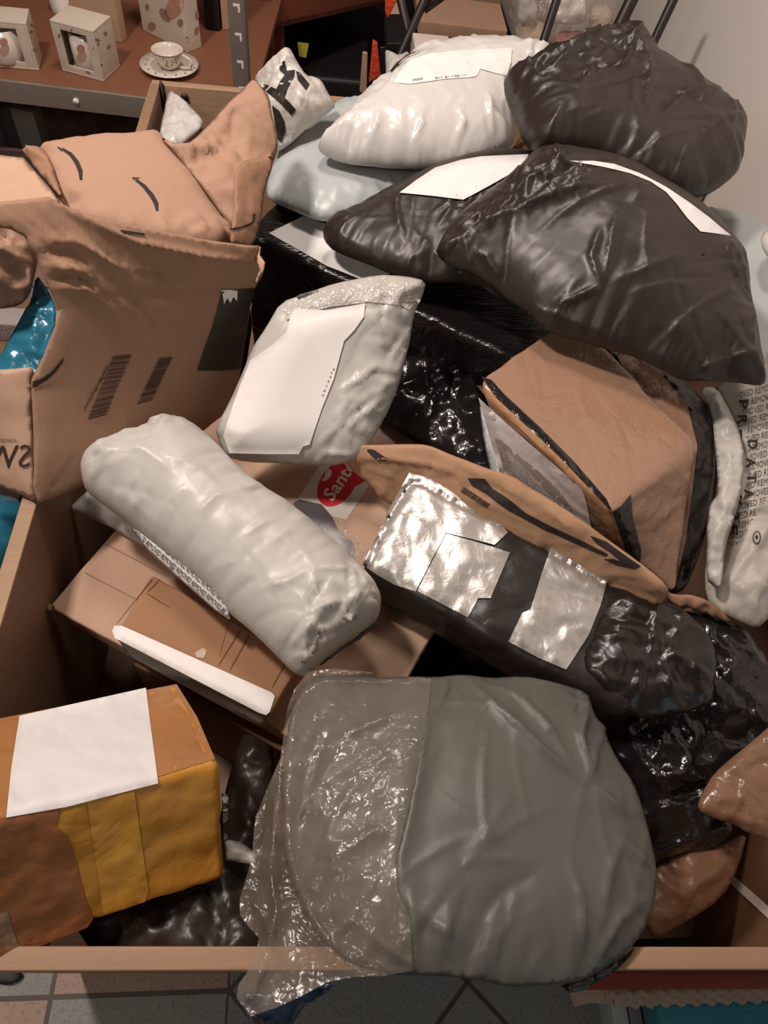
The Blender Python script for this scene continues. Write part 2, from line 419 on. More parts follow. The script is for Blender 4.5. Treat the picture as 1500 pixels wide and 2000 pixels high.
def film(name, col, rough=.3, bump=.5, sc=30., fine=.3, spec=.5, var=.15, coat=0., metal=0., trans=0., alpha=None, streak=None):
    """plastic film: creased relief in the bump, a little colour variation"""
    m, nt, b, out = newmat(name)
    co = nd(nt, 'ShaderNodeTexCoord').outputs['Object']
    if streak:
        mp = nd(nt, 'ShaderNodeMapping'); mp.inputs['Rotation'].default_value = (0, 0, streak[0]); mp.inputs['Scale'].default_value = streak[1]
        nt.links.new(co, mp.inputs[0]); co2 = mp.outputs[0]
    else: co2 = co
    rr = []
    for k_, (rot, st) in enumerate([((.2, .1, .7), (.35, 1, 1)), ((.1, .3, -.6), (1, .4, 1)), ((0, 0, 0), (1, 1, 1))]):
        mp = nd(nt, 'ShaderNodeMapping'); mp.inputs['Rotation'].default_value = rot; mp.inputs['Scale'].default_value = st; nt.links.new(co2, mp.inputs[0])
        rr.append(ridged(nt, mp.outputs[0], sc*(1, 1.3, .8)[k_], 1.5, .9, 1.3+k_*3.1))
    mn = nd(nt, 'ShaderNodeMath', operation='ADD'); nt.links.new(rr[0], mn.inputs[0]); nt.links.new(rr[1], mn.inputs[1])
    m2 = nd(nt, 'ShaderNodeMath', operation='ADD'); nt.links.new(mn.outputs[0], m2.inputs[0]); nt.links.new(rr[2], m2.inputs[1])
    r1 = m2.outputs[0]; r2 = ridged(nt, co2, sc*3.7, 2, .5, 8.1)
    ad = nd(nt, 'ShaderNodeMath', operation='MULTIPLY_ADD'); nt.links.new(r2, ad.inputs[0]); ad.inputs[1].default_value = fine; nt.links.new(r1, ad.inputs[2])
    bp = nd(nt, 'ShaderNodeBump'); bp.inputs['Strength'].default_value = bump; bp.inputs['Distance'].default_value = .012
    nt.links.new(ad.outputs[0], bp.inputs['Height']); nt.links.new(bp.outputs[0], b.inputs['Normal'])
    n = nd(nt, 'ShaderNodeTexNoise', i_Scale=7., i_Detail=3.); nt.links.new(co, n.inputs['Vector'])
    c2 = tuple(min(1, x*(1+var)) for x in col); c1 = tuple(x*(1-var) for x in col)
    nt.links.new(mixcol(nt, n.outputs[0], c1, c2), b.inputs['Base Color'])
    b.inputs['Roughness'].default_value = rough; b.inputs['Specular IOR Level'].default_value = spec
    b.inputs['Coat Weight'].default_value = coat; b.inputs['Coat Roughness'].default_value = .12; b.inputs['Metallic'].default_value = metal
    if coat: nt.links.new(bp.outputs[0], b.inputs['Coat Normal'])
    if alpha is not None:
        tr = nd(nt, 'ShaderNodeBsdfTransparent'); mx = nd(nt, 'ShaderNodeMixShader')
        fr = nd(nt, 'ShaderNodeMath', operation='MULTIPLY_ADD'); nt.links.new(r1, fr.inputs[0]); fr.inputs[1].default_value = .5; fr.inputs[2].default_value = alpha
        fr.use_clamp = True
        nt.links.new(fr.outputs[0], mx.inputs[0]); nt.links.new(tr.outputs[0], mx.inputs[1]); nt.links.new(b.outputs[0], mx.inputs[2]); nt.links.new(mx.outputs[0], out.inputs[0])
    return m
def paper(name, col, rough=.75, bump=.15, sc=25., var=.06, flute=0., frot=0., spec=.25, grain=180.):
    """paper and cardboard: fibres, soft creases, optional flutes"""
    m, nt, b, out = newmat(name)
    co = nd(nt, 'ShaderNodeTexCoord').outputs['Object']
    n1 = nd(nt, 'ShaderNodeTexNoise', i_Scale=grain, i_Detail=4.); nt.links.new(co, n1.inputs['Vector'])
    n2 = nd(nt, 'ShaderNodeTexNoise', i_Scale=9., i_Detail=4.); nt.links.new(co, n2.inputs['Vector'])
    av = nd(nt, 'ShaderNodeMath', operation='ADD'); nt.links.new(n1.outputs[0], av.inputs[0]); nt.links.new(n2.outputs[0], av.inputs[1])
    hf = nd(nt, 'ShaderNodeMath', operation='MULTIPLY'); hf.inputs[1].default_value = .5; nt.links.new(av.outputs[0], hf.inputs[0])
    c2 = tuple(min(1, x*(1+var)) for x in col); c1 = tuple(x*(1-var) for x in col)
    nt.links.new(mixcol(nt, hf.outputs[0], c1, c2), b.inputs['Base Color'])
    r1 = ridged(nt, co, sc, 3, .5, 2.2); h = r1
    if flute:
        mp = nd(nt, 'ShaderNodeMapping'); mp.inputs['Rotation'].default_value = (0, 0, frot); nt.links.new(co, mp.inputs[0])
        wv = nd(nt, 'ShaderNodeTexWave', i_Scale=flute, i_Distortion=.6); nt.links.new(mp.outputs[0], wv.inputs['Vector'])
        ad = nd(nt, 'ShaderNodeMath', operation='MULTIPLY_ADD'); nt.links.new(wv.outputs['Fac'], ad.inputs[0]); ad.inputs[1].default_value = .06; nt.links.new(r1, ad.inputs[2]); h = ad.outputs[0]
    bp = nd(nt, 'ShaderNodeBump'); bp.inputs['Strength'].default_value = bump; bp.inputs['Distance'].default_value = .01
    nt.links.new(h, bp.inputs['Height']); nt.links.new(bp.outputs[0], b.inputs['Normal'])
    b.inputs['Roughness'].default_value = rough; b.inputs['Specular IOR Level'].default_value = spec
    return m
def flatmat(name, col, rough=.6, metal=0., spec=.4):
    m, nt, b, out = newmat(name)
    co = nd(nt, 'ShaderNodeTexCoord').outputs['Object']
    n = nd(nt, 'ShaderNodeTexNoise', i_Scale=40., i_Detail=3.); nt.links.new(co, n.inputs['Vector'])
    nt.links.new(mixcol(nt, n.outputs[0], tuple(x*.9 for x in col), tuple(min(1, x*1.1) for x in col)), b.inputs['Base Color'])
    b.inputs['Roughness'].default_value = rough; b.inputs['Metallic'].default_value = metal; b.inputs['Specular IOR Level'].default_value = spec
    return m
def wood(name, c1, c2, rot=0.):
    m, nt, b, out = newmat(name)
    co = nd(nt, 'ShaderNodeTexCoord').outputs['Object']
    mp = nd(nt, 'ShaderNodeMapping'); mp.inputs['Rotation'].default_value = (0, 0, rot); mp.inputs['Scale'].default_value = (1.2, 26, 26); nt.links.new(co, mp.inputs[0])
    n = nd(nt, 'ShaderNodeTexNoise', i_Scale=2.2, i_Detail=6., i_Distortion=1.0); nt.links.new(mp.outputs[0], n.inputs['Vector'])
    nt.links.new(mixcol(nt, n.outputs[0], c1, c2), b.inputs['Base Color'])
    bp = nd(nt, 'ShaderNodeBump'); bp.inputs['Strength'].default_value = .25; bp.inputs['Distance'].default_value = .004
    nt.links.new(n.outputs[0], bp.inputs['Height']); nt.links.new(bp.outputs[0], b.inputs['Normal'])
    b.inputs['Roughness'].default_value = .6
    return m

# ---------------------------------------------------------------- palette
WHITE_PAPER = paper('white_paper', (.80, .78, .77), .6, .03, 12, .02)
CREAM_PAPER = paper('cream_paper', (.83, .80, .77), .6, .03, 12, .02)
KRAFT = paper('kraft_paper', (.41, .25, .175), .75, .22, 16, .08)
KRAFT_DARK = paper('kraft_paper_brown', (.33, .185, .115), .75, .22, 16, .1)
CARD = paper('brown_cardboard', (.48, .315, .22), .8, .10, 10, .08, 120., 0)
CARD_FACE = paper('fluted_cardboard', (.33, .195, .128), .8, .12, 8, .09, 55., 0)
CARD_DARK = paper('shaded_cardboard', (.20, .108, .062), .8, .12, 10, .1)  # darkened below the other cardboard to put pit shade into the colour
INK = flatmat('black_ink', (.022, .016, .014), .7)
BROWN_INK = flatmat('brown_ink', (.05, .022, .015), .7)
GREY_INK = flatmat('grey_ink', (.10, .09, .085), .7)
WHITE_FILM = film('white_mailer_film', (.67, .65, .615), .26, .18, 7, .25, .5, .03)
GREY_FILM = film('pale_grey_film', (.47, .47, .44), .33, .20, 11, .25, .5, .03)
SILVER_FILM = film('light_grey_film', (.50, .485, .45), .38, .14, 6, .2, .45, .03)
COOL_FILM = film('cool_grey_film', (.45, .49, .49), .34, .14, 6, .25, .45, .05)
BLACK_FILM = film('black_film', (.016, .012, .011), .30, .32, 9, .3, .5, .2)
BLACK_MATT = film('brown_black_film', (.028, .0195, .0155), .40, .20, 6, .25, .5, .1)
BLACK_GLOSS = film('glossy_black_film', (.012, .010, .010), .20, .45, 13, .3, .55, .2)
STRETCH = film('black_stretch_film', (.010, .008, .008), .22, .30, 10, .4, .5, .2, streak=(.48, (1.0, 7.0, 3.0)))
OLIVE_FILM = film('grey_green_film', (.100, .098, .085), .42, .14, 5, .25, .4, .06)
INNER_FILM = film('dark_inner_film', (.05, .048, .045), .35, .3, 14, .3)
CLEAR = film('clear_film', (.36, .33, .29), .18, .5, 14, .5, .6, .05, alpha=.16)
CLEAR_THIN = film('clear_tape', (.55, .47, .42), .14, .5, 26, .5, .6, .05, alpha=.12)
DUCT = film('silver_duct_tape', (.54, .52, .49), .36, .15, 15, .5, .5, .05, metal=.75)
BROWN_TAPE = film('brown_packing_tape', (.34, .20, .13), .22, .34, 16, .35, .5, .1)
ORANGE_TAPE = film('orange_packing_tape', (.54, .25, .035), .42, .20, 11, .3, .35, .08)
RUST_TAPE = film('rust_packing_tape', (.31, .12, .045), .42, .20, 11, .3, .35, .08)
TOP_TAPE = film('brown_top_tape', (.36, .165, .06), .27, .22, 13, .3, .5, .1)
BLUE_FILM = film('blue_film', (.02, .15, .23), .22, .14, 8, .3, .6, .2)
NAVY_REFLECTION = film('navy_reflection_film', (.018, .03, .055), .25, .3, 14, .3)  # navy plastic with a dark-blue reflection put into its colour
RED = flatmat('red_print', (.55, .02, .025), .45)
WOOD = wood('plywood_edge', (.24, .14, .075), (.38, .24, .145))
WOOD_Y = wood('plywood_edge_long', (.24, .14, .075), (.38, .24, .145), math.pi/2)
WOOD_IN = wood('plywood_face', (.17, .095, .06), (.25, .145, .09), math.pi/2)
STEEL = flatmat('galvanised_steel', (.34, .30, .26), .42, .55)
BLACK_METAL = flatmat('black_metal', (.02, .014, .012), .4)
BLACK_PLASTIC = flatmat('black_plastic', (.012, .010, .010), .5)
RED_BROWN = flatmat('red_brown_board', (.20, .055, .030), .6)
SHELF_BROWN = flatmat('brown_shelf_board', (.21, .085, .045), .55)

# ---------------------------------------------------------------- setting
fm, nt, b, out = newmat('floor_tiles')
co = nd(nt, 'ShaderNodeTexCoord').outputs['Object']
def tiles(rot, ox, oy):
    mp = nd(nt, 'ShaderNodeMapping', vector_type='POINT'); mp.inputs['Rotation'].default_value = (0, 0, rot); mp.inputs['Location'].default_value = (ox, oy, 0)
    nt.links.new(co, mp.inputs[0])
    br = nd(nt, 'ShaderNodeTexBrick', offset=0., i_Scale=1., i_Mortar_Size=.0045, i_Mortar_Smooth=.1, i_Brick_Width=.319, i_Row_Height=.319)
    nt.links.new(mp.outputs[0], br.inputs['Vector'])
    ck = nd(nt, 'ShaderNodeTexChecker', i_Scale=1/.319); nt.links.new(mp.outputs[0], ck.inputs['Vector'])
    return br.outputs['Fac'], ck.outputs['Fac']
fa, ca = tiles(0, .448, .02)
a45 = -math.pi/4; fb, cb = tiles(a45, -(-.129*math.cos(a45)+.02*math.sin(a45)), -(-.129*math.sin(a45)-.02*math.cos(a45)))
sx = nd(nt, 'ShaderNodeSeparateXYZ'); nt.links.new(co, sx.inputs[0])
gt = nd(nt, 'ShaderNodeMath', operation='GREATER_THAN'); gt.inputs[1].default_value = -.129; nt.links.new(sx.outputs[0], gt.inputs[0])
pinkgrey = mixcol(nt, ca, (.40, .26, .20), (.27, .26, .235))
mA = nd(nt, 'ShaderNodeMix', data_type='RGBA'); nt.links.new(gt.outputs[0], mA.inputs[0]); nt.links.new(pinkgrey, mA.inputs[6]); mA.inputs[7].default_value = (.22, .235, .225, 1)
mF = nd(nt, 'ShaderNodeMix', data_type='FLOAT'); nt.links.new(gt.outputs[0], mF.inputs[0]); nt.links.new(fa, mF.inputs[2]); nt.links.new(fb, mF.inputs[3])
sp_ = nd(nt, 'ShaderNodeTexNoise', i_Scale=160., i_Detail=3.); nt.links.new(co, sp_.inputs['Vector'])
cr = nd(nt, 'ShaderNodeValToRGB'); cr.color_ramp.elements[0].position = .36; cr.color_ramp.elements[0].color = (.55, .55, .55, 1); cr.color_ramp.elements[1].position = .46; cr.color_ramp.elements[1].color = (1, 1, 1, 1)
nt.links.new(sp_.outputs[0], cr.inputs[0])
mu = nd(nt, 'ShaderNodeMix', data_type='RGBA', blend_type='MULTIPLY'); mu.inputs[0].default_value = .7; nt.links.new(mA.outputs[2], mu.inputs[6]); nt.links.new(cr.outputs[0], mu.inputs[7])
mG = nd(nt, 'ShaderNodeMix', data_type='RGBA'); nt.links.new(mF.outputs[0], mG.inputs[0]); nt.links.new(mu.outputs[2], mG.inputs[6]); mG.inputs[7].default_value = (.075, .05, .04, 1)
nt.links.new(mG.outputs[2], b.inputs['Base Color']); b.inputs['Roughness'].default_value = .45
o = mesh_obj('floor', [(-3, -2, -.75), (3, -2, -.75), (3, 4.2, -.75), (-3, 4.2, -.75)], [(0, 1, 2, 3)], fm, origin=(0, 0, -.75)); struct(o)
wm = paper('white_plaster', (.80, .74, .69), .85, .10, 5, .05)
struct(box('wall_right', (1.03, -.25, -.75), (1.15, 4.2, 1.9), wm, .002, 3))
struct(box('wall_back', (-3, 3.9, -.75), (3, 4.0, 1.9), flatmat('back_wall_shade', (.10, .055, .045), .8), .002, 3))  # dark wall colour stands in for the shade under the racks

# ---------------------------------------------------------------- the crate
cr_ = empty('wooden_crate', (.3, .9, -.75), 'big open plywood crate overflowing with parcels', 'crate')
XL, XR, YF, YB = -.404, 1.02, .012, 1.745
box('left_panel', (XL, YF+.021, -.74), (XL+.02, YB-.021, 0), WOOD_IN, .002, .5, cr_)
FI = lambda x: .033-.0274*(x+.296)       # inner edge of the front board, a little out of square
hexa('front_panel', [(XL, FI(XL)-.021, -.74), (XR, FI(XR)-.021, -.74), (XR, FI(XR), -.74), (XL, FI(XL), -.74)], [(XL, FI(XL)-.021, 0), (XR, FI(XR)-.021, 0), (XR, FI(XR), 0), (XL, FI(XL), 0)], WOOD, .002, .5, (0, 8), cr_)
box('back_panel', (XL, YB-.021, -.74), (XR, YB, 0), wood('plywood_back', (.33, .20, .12), (.46, .30, .19)), .002, .5, cr_)
box('right_panel', (XR-.02, YF+.021, -.74), (XR, YB-.021, -.27), WOOD_IN, .002, .5, cr_)
box('bottom_panel', (XL+.02, YF+.021, -.48), (XR-.02, YB-.021, -.46), WOOD_IN, .002, .5, cr_)
box('rim_strip', (XL-.0005, YF+.021, -.004), (XL+.0205, YB-.021, .0015), WOOD_Y, .001, .5, cr_)
box('corner_hinge', (XL+.0205, YB-.0245, -.16), (XL+.030, YB-.0215, .004), BLACK_METAL, .001, .1, cr_)
tube('hinge_pin', [(XL+.025, YB-.027, -.16), (XL+.025, YB-.027, .010)], .003, BLACK_METAL, cr_)
q = PY(361, 190, YB-.022); tube('bolt', [q, q-np.array([0, .004, 0])], .009, BLACK_METAL, cr_)

# ---------------------------------------------------------------- deep carton, large carton, film-wrapped box
def drop(q, z): return np.array([q[0], q[1], z])
# carton deep in the crate
cA = P(258, 1296, -.175); ex = np.array([.871, -.49, 0]); ey = np.array([.49, .871, 0])
t4 = [cA, cA+ex*.27, cA+ex*.27+ey*.40, cA+ey*.40]
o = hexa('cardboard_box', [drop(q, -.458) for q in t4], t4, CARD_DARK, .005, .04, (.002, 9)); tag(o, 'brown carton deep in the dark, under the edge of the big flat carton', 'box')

# large flat carton, propped over the others
tM = [P(95, 1185, -.13), P(690, 1508, -.135), P(1005, 960, -.128), P(510, 704, -.118)]
root = empty('flat_carton', drop(np.mean(tM, axis=0), -.168), 'wide flat brown carton with white and red printed tape lying under the other parcels', 'carton')
M = hexa('board', [q-np.array([0, 0, .034]) for q in tM], tM, CARD, .004, .012, (.0022, 7), root, 3)
bag('torn_corner', [(88, 1183), (97, 1176), (107, 1182), (100, 1196), (92, 1194)], [(88, 1183, -.122), (107, 1180, -.126), (98, 1196, -.122)], CARD_DARK, .003, .003, .01, .004, (.002, 30), rnd=0, parent=root)
wt = decal('printed_tape', M, [(572, 988), (640, 885), (742, 915), (676, 1016)], film('white_tape', (.62, .58, .53), .3, .15, 14), root, 8, label='white tape with a red oval')
def ell(cx, cy, a, b_, ang, n=40): 
    t = np.linspace(0, 2*np.pi, n, endpoint=False); c, s = math.cos(ang), math.sin(ang)
    return np.c_[cx+a*np.cos(t)*c-b_*np.sin(t)*s, cy+a*np.cos(t)*s+b_*np.sin(t)*c]
ov = decal('red_oval', M, ell(659, 944, 50, 33, math.radians(-55)), RED, wt, 6, off=.0016)
decal('red_oval', M, [(690, 938), (700, 922), (717, 930), (712, 940), (698, 948), (690, 949)], RED, wt, 6, off=.0016)
TAPEWHITE = flatmat('white_print', (.68, .62, .56), .5)
text('tape_lettering', M, 'Santé', [(650, 981), (698, 910), (676, 896), (629, 964)], TAPEWHITE, wt, .0022, True)
decal('printed_leaf', M, ell(641, 926, 11, 6, math.radians(-70), 14), TAPEWHITE, wt, 5, off=.0022)
decal('printed_leaf', M, ell(634, 936, 6, 3.5, math.radians(-20), 12), TAPEWHITE, wt, 5, off=.0022)
decal('torn_film', M, [(571, 984), (584, 975), (628, 985), (648, 1008), (660, 1035), (690, 1060), (694, 1090), (640, 1047)], film('slate_film', (.09, .08, .085), .3, .15, 10), root, 7, off=.003)
decal('torn_tape', M, [(648, 1008), (672, 1020), (695, 1048), (724, 1082), (716, 1108), (690, 1090), (683, 1062), (672, 1050)], CLEAR_THIN, root, 7, off=.004)
decal('clear_tape', M, [(742, 808), (792, 836), (772, 872), (722, 850)], CLEAR_THIN, root, 8, off=.002)

# black stretch-wrapped big box
gA, gB = P(474, 456, .05), P(1045, 716, .04); d = (gB-gA); d[2] = 0; d /= np.linalg.norm(d); nb_ = np.array([-d[1], d[0], 0])
tG = [gA, gB, gB+nb_*.33+np.array([0, 0, .01]), gA+nb_*.33+np.array([0, 0, .015])]
root = empty('wrapped_box', drop(np.mean(tG, axis=0), -.458), 'big box in shiny black stretch film with a white label, behind the blank-label mailer', 'box')
G = hexa('stretch_wrap', [drop(q, -.458) for q in tG], tG, STRETCH, .012, .014, (.0035, 14), root, 4)
decal('address_label', G, [(525, 455), (592, 422), (660, 445), (800, 525), (712, 548), (640, 520)], WHITE_PAPER, root, 9, 6, .002, label='white paper label')
bag('loose_film', [(385, 725), (420, 600), (470, 560), (495, 620), (480, 720), (450, 800), (405, 830), (380, 790)], [(385, 725, -.12), (480, 560, -.02), (480, 720, -.12), (400, 830, -.17)], BLACK_FILM, .015, .015, .05, .008, (.006, 14), parent=root, seed=9, folds=((20, .006, .004, .04, None, 0),))

# crumpled black sack and grey slip in the dark gap
o = bag('black_sack', [(700, 720), (800, 690), (905, 700), (945, 770), (965, 850), (985, 945), (940, 940), (870, 890), (800, 850), (735, 800)],
        [(700, 720, -.07), (905, 700, -.04), (985, 945, -.07), (800, 850, -.09)], BLACK_GLOSS, .02, .03, .07, .007, (.009, 13), seed=12, folds=((40, .008, .005, .05, None, 0),))
tag(o, 'crumpled black plastic sack in the dark gap behind the torn kraft envelope', 'bag')
o = bag('grey_mailer', [(935, 775), (950, 800), (968, 860), (990, 940), (962, 938), (945, 870)], [(935, 775, -.02), (990, 940, -.04), (945, 870, -.04)], COOL_FILM, .006, .01, .03, .006, (.002, 14), seed=13)
tag(o, 'sliver of grey mailer beside the white face of the brown-taped box', 'mailer')

# ---------------------------------------------------------------- black sack right, below the duct-taped parcel
o = bag('black_sack', [(1090, 1330), (1180, 1260), (1260, 1200), (1330, 1180), (1400, 1195), (1465, 1235), (1500, 1290), (1545, 1400), (1500, 1500), (1425, 1565), (1432, 1610), (1425, 1640), (1390, 1655), (1330, 1670), (1290, 1690), (1240, 1690), (1200, 1600), (1150, 1450)],
        [(1090, 1330, -.14), (1400, 1195, -.09), (1240, 1690, -.2), (1420, 1650, -.16), (1540, 1400, -.1), (1330, 1450, -.15)], BLACK_GLOSS, .05, .24, .10, .0065, (.011, 11), (.004, 26), None, (.006, 40, .06),
        creases=[([(1230, 1525), (1300, 1512), (1385, 1522)], .014, .006), ([(1255, 1580), (1310, 1568), (1330, 1570)], .012, .005), ([(1300, 1450), (1320, 1480), (1310, 1510)], .012, .004), ([(1260, 1560), (1330, 1545), (1400, 1520)], -.012, .008)], seed=15, folds=((80, .009, .005, .06, None, 0),))
tag(o, 'shiny crumpled black sack filling the lower right of the crate', 'bag')
o = bag('black_sack', [(760, 1180), (900, 1180), (1050, 1260), (1180, 1350), (1200, 1440), (1050, 1470), (860, 1440), (770, 1330)], [(760, 1180, -.30), (1180, 1350, -.28), (860, 1440, -.32)], BLACK_FILM, .03, .09, .08, .008, (.008, 12), seed=16, folds=((30, .006, .005, .05, None, 0),))  # added black film form that stands in for deep shade in the pit
tag(o, 'dark fill added for the shade in the pit between duct-taped parcel and dark grey mailer', 'bag')
# lower right things
o = bag('taped_parcel', [(1255, 1790), (1262, 1730), (1275, 1692), (1350, 1650), (1400, 1658), (1462, 1622), (1445, 1690), (1410, 1755), (1345, 1800), (1275, 1840)],
        [(1255, 1790, -.2), (1275, 1692, -.19), (1462, 1622, -.16), (1345, 1800, -.21)], film('brown_paper_tape', (.22, .11, .065), .35, .3, 16, .3), .018, .06, .05, .006, (.004, 16), seed=17, folds=((22, .004, .004, .04, 45, 40),), e=1.)
tag(o, 'tan taped parcel half hidden behind the dark grey mailer at the front right', 'parcel')
wA = [P(1425, 1860, -.34), P(1620, 1860, -.34), P(1640, 1600, -.30), P(1470, 1590, -.28)]
root = empty('cardboard_box', drop(np.mean(wA, axis=0), -.458), 'shade-darkened brown cardboard box with a pale strip deep in the lower right corner', 'box')
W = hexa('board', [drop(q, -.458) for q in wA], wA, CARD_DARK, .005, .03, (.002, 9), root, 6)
decal('pale_strip', W, [(1415, 1715), (1428, 1706), (1560, 1822), (1548, 1838)], CREAM_PAPER, root, 8, off=.002)
o = bag('taped_parcel', [(1360, 1582), (1375, 1540), (1398, 1508), (1440, 1470), (1482, 1438), (1515, 1408), (1600, 1415), (1610, 1645), (1505, 1642), (1455, 1625), (1440, 1612), (1400, 1600)],
        [(1360, 1582, -.06), (1515, 1408, -.03), (1610, 1640, -.06)], film('dark_brown_tape', (.21, .115, .07), .24, .34, 16, .35, .5, .1), .014, .05, .04, .005, (.003, 12), (.001, 30), creases=[([(1448, 1500), (1435, 1560), (1418, 1610)], .005, .003), ([(1362, 1575), (1440, 1600), (1510, 1620)], .006, .003)], seed=18, folds=((26, .004, .004, .045, None, 0),), e=.8)
tag(o, 'brown-taped parcel cut off by the right edge, on the black sack', 'parcel')
o = bag('black_sack', [(140, 1800), (200, 1740), (330, 1720), (420, 1640), (450, 1500), (480, 1420), (530, 1430), (540, 1560), (520, 1700), (520, 1870), (420, 1890), (200, 1890)],
        [(140, 1830, -.1), (520, 1870, -.1), (440, 1700, -.13), (490, 1430, -.2)], BLACK_MATT, .03, .04, .08, .0065, (.009, 14), (.003, 30), creases=[([(330, 1810), (380, 1780), (430, 1760)], .012, .006), ([(440, 1830), (450, 1780), (480, 1750)], .012, .006)], seed=19, folds=((50, .010, .005, .05, None, 0),))
tag(o, 'dark sack in the gap between the orange box and the dark grey mailer', 'bag')
o = bag('paper_slip', [(432, 1550), (446, 1550), (445, 1640), (470, 1645), (505, 1670), (500, 1690), (440, 1680)], [(432, 1550, -.105), (446, 1650, -.09), (505, 1680, -.085)], SILVER_FILM, .004, .003, .01, .005, (.001, 20), rnd=0, seed=20)
tag(o, 'white slip sticking up on the dark sack beside the orange box', 'paper')

# ---------------------------------------------------------------- orange-taped box
yT = [P(-75, 1613, .140), P(428, 1489, .050), P(345, 1335, -.063), P(-85, 1421, .024)]
yB = [P(-75, 1890, .010), P(442, 1717, -.065), P(344, 1537, -.178), P(-85, 1650, -.10)]
root = empty('taped_box', np.mean(yB, axis=0), 'orange-brown taped box with a large blank white label, at the front left of the crate', 'box')
Y = hexa('taped_carton', yB, yT, ORANGE_TAPE, .010, .0075, (.0035, 16), root, 21)
decal('top_tape', Y, [(-40, 1415), (0, 1403), (345, 1336), (385, 1400), (420, 1482), (300, 1520), (130, 1572), (0, 1598), (-40, 1605)], TOP_TAPE, root, 8, 0, .0008)
decal('rust_tape', Y, [(-40, 1608), (0, 1598), (118, 1578), (108, 1612), (135, 1640), (150, 1690), (165, 1750), (182, 1795), (170, 1812), (60, 1855), (0, 1868), (-30, 1878)], RUST_TAPE, root, 8, 0, .001)
decal('yellow_tape', Y, [(170, 1566), (262, 1545), (290, 1740), (283, 1762), (202, 1785)], film('amber_packing_tape', (.62, .31, .045), .4, .2, 11, .3, .35), root, 8, 0, .001)
decal('tan_tape', Y, [(-30, 1790), (15, 1780), (30, 1830), (42, 1858), (0, 1868), (-30, 1875)], BROWN_TAPE, root, 8, 0, .0018)
decal('blank_label', Y, [(38, 1398), (285, 1343), (292, 1400), (309, 1530), (130, 1576), (12, 1597), (22, 1500)], paper('label_paper', (.70, .68, .67), .6, .03, 12, .02), root, 8, 8, .002, label='blank white paper label')

# ---------------------------------------------------------------- small cardboard box
oT = [P(222, 1240, -.062), P(527, 1397, -.088), P(592, 1288, -.10), P(296, 1120, -.068)]
oB = [q-np.array([.004, .004, .046]) for q in oT]; oB[0] = P(238, 1268, -.108); oB[1] = P(515, 1425, -.132)
root = empty('cardboard_box', np.mean(oB, axis=0), 'small brown cardboard box with a long white label folded over its edge', 'box')
O = hexa('carton', oB, oT, paper('tan_cardboard', (.335, .18, .098), .8, .10, 9, .07), .006, .008, (.0018, 12), root, 22)
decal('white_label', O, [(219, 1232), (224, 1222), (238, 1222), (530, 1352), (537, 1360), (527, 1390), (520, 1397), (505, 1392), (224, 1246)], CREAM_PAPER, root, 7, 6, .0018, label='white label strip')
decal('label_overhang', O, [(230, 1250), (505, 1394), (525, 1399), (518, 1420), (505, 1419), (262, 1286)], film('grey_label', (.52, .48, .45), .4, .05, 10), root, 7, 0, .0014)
def crease_mark(ob, a, b_, wd, mat, par):
    a, b_ = np.array(a, float), np.array(b_, float); n = np.array([-(b_-a)[1], (b_-a)[0]]); n *= wd/2/np.linalg.norm(n)
    decal('crease', ob, [a-n, b_-n*.5, b_+n*.5, a+n], mat, par, 8, 0, .0008)
DKCARD = paper('cut_cardboard_edge', (.17, .075, .035), .85)
crease_mark(O, (468, 1118+10), (428, 1285), 1, DKCARD, root)
crease_mark(O, (487, 1240), (447, 1312), 3.5, DKCARD, root); crease_mark(O, (470, 1230), (425, 1302), 3, DKCARD, root)
crease_mark(O, (297, 1132), (225, 1222), 3, DKCARD, root); crease_mark(O, (289, 1160), (333, 1188), 2.5, DKCARD, root); crease_mark(O, (312, 1132), (286, 1158), 3, DKCARD, root)
crease_mark(O, (555, 1300), (530, 1345), 3, DKCARD, root)
decal('sticker', O, [(380, 1275), (398, 1264), (404, 1272), (398, 1286), (384, 1284)], film('faded_sticker', (.45, .33, .25), .4, .2), root, 6, 0, .0012)

FOLD = paper('cardboard_fold', (.33, .20, .13), .85)
Mroot = M.parent
for a_, b__ in [((205, 1062), (332, 1128)), ((165, 1118), (268, 1172)), ((150, 1218), (188, 1236))]:
    crease_mark(M, a_, b__, 3, FOLD, Mroot)

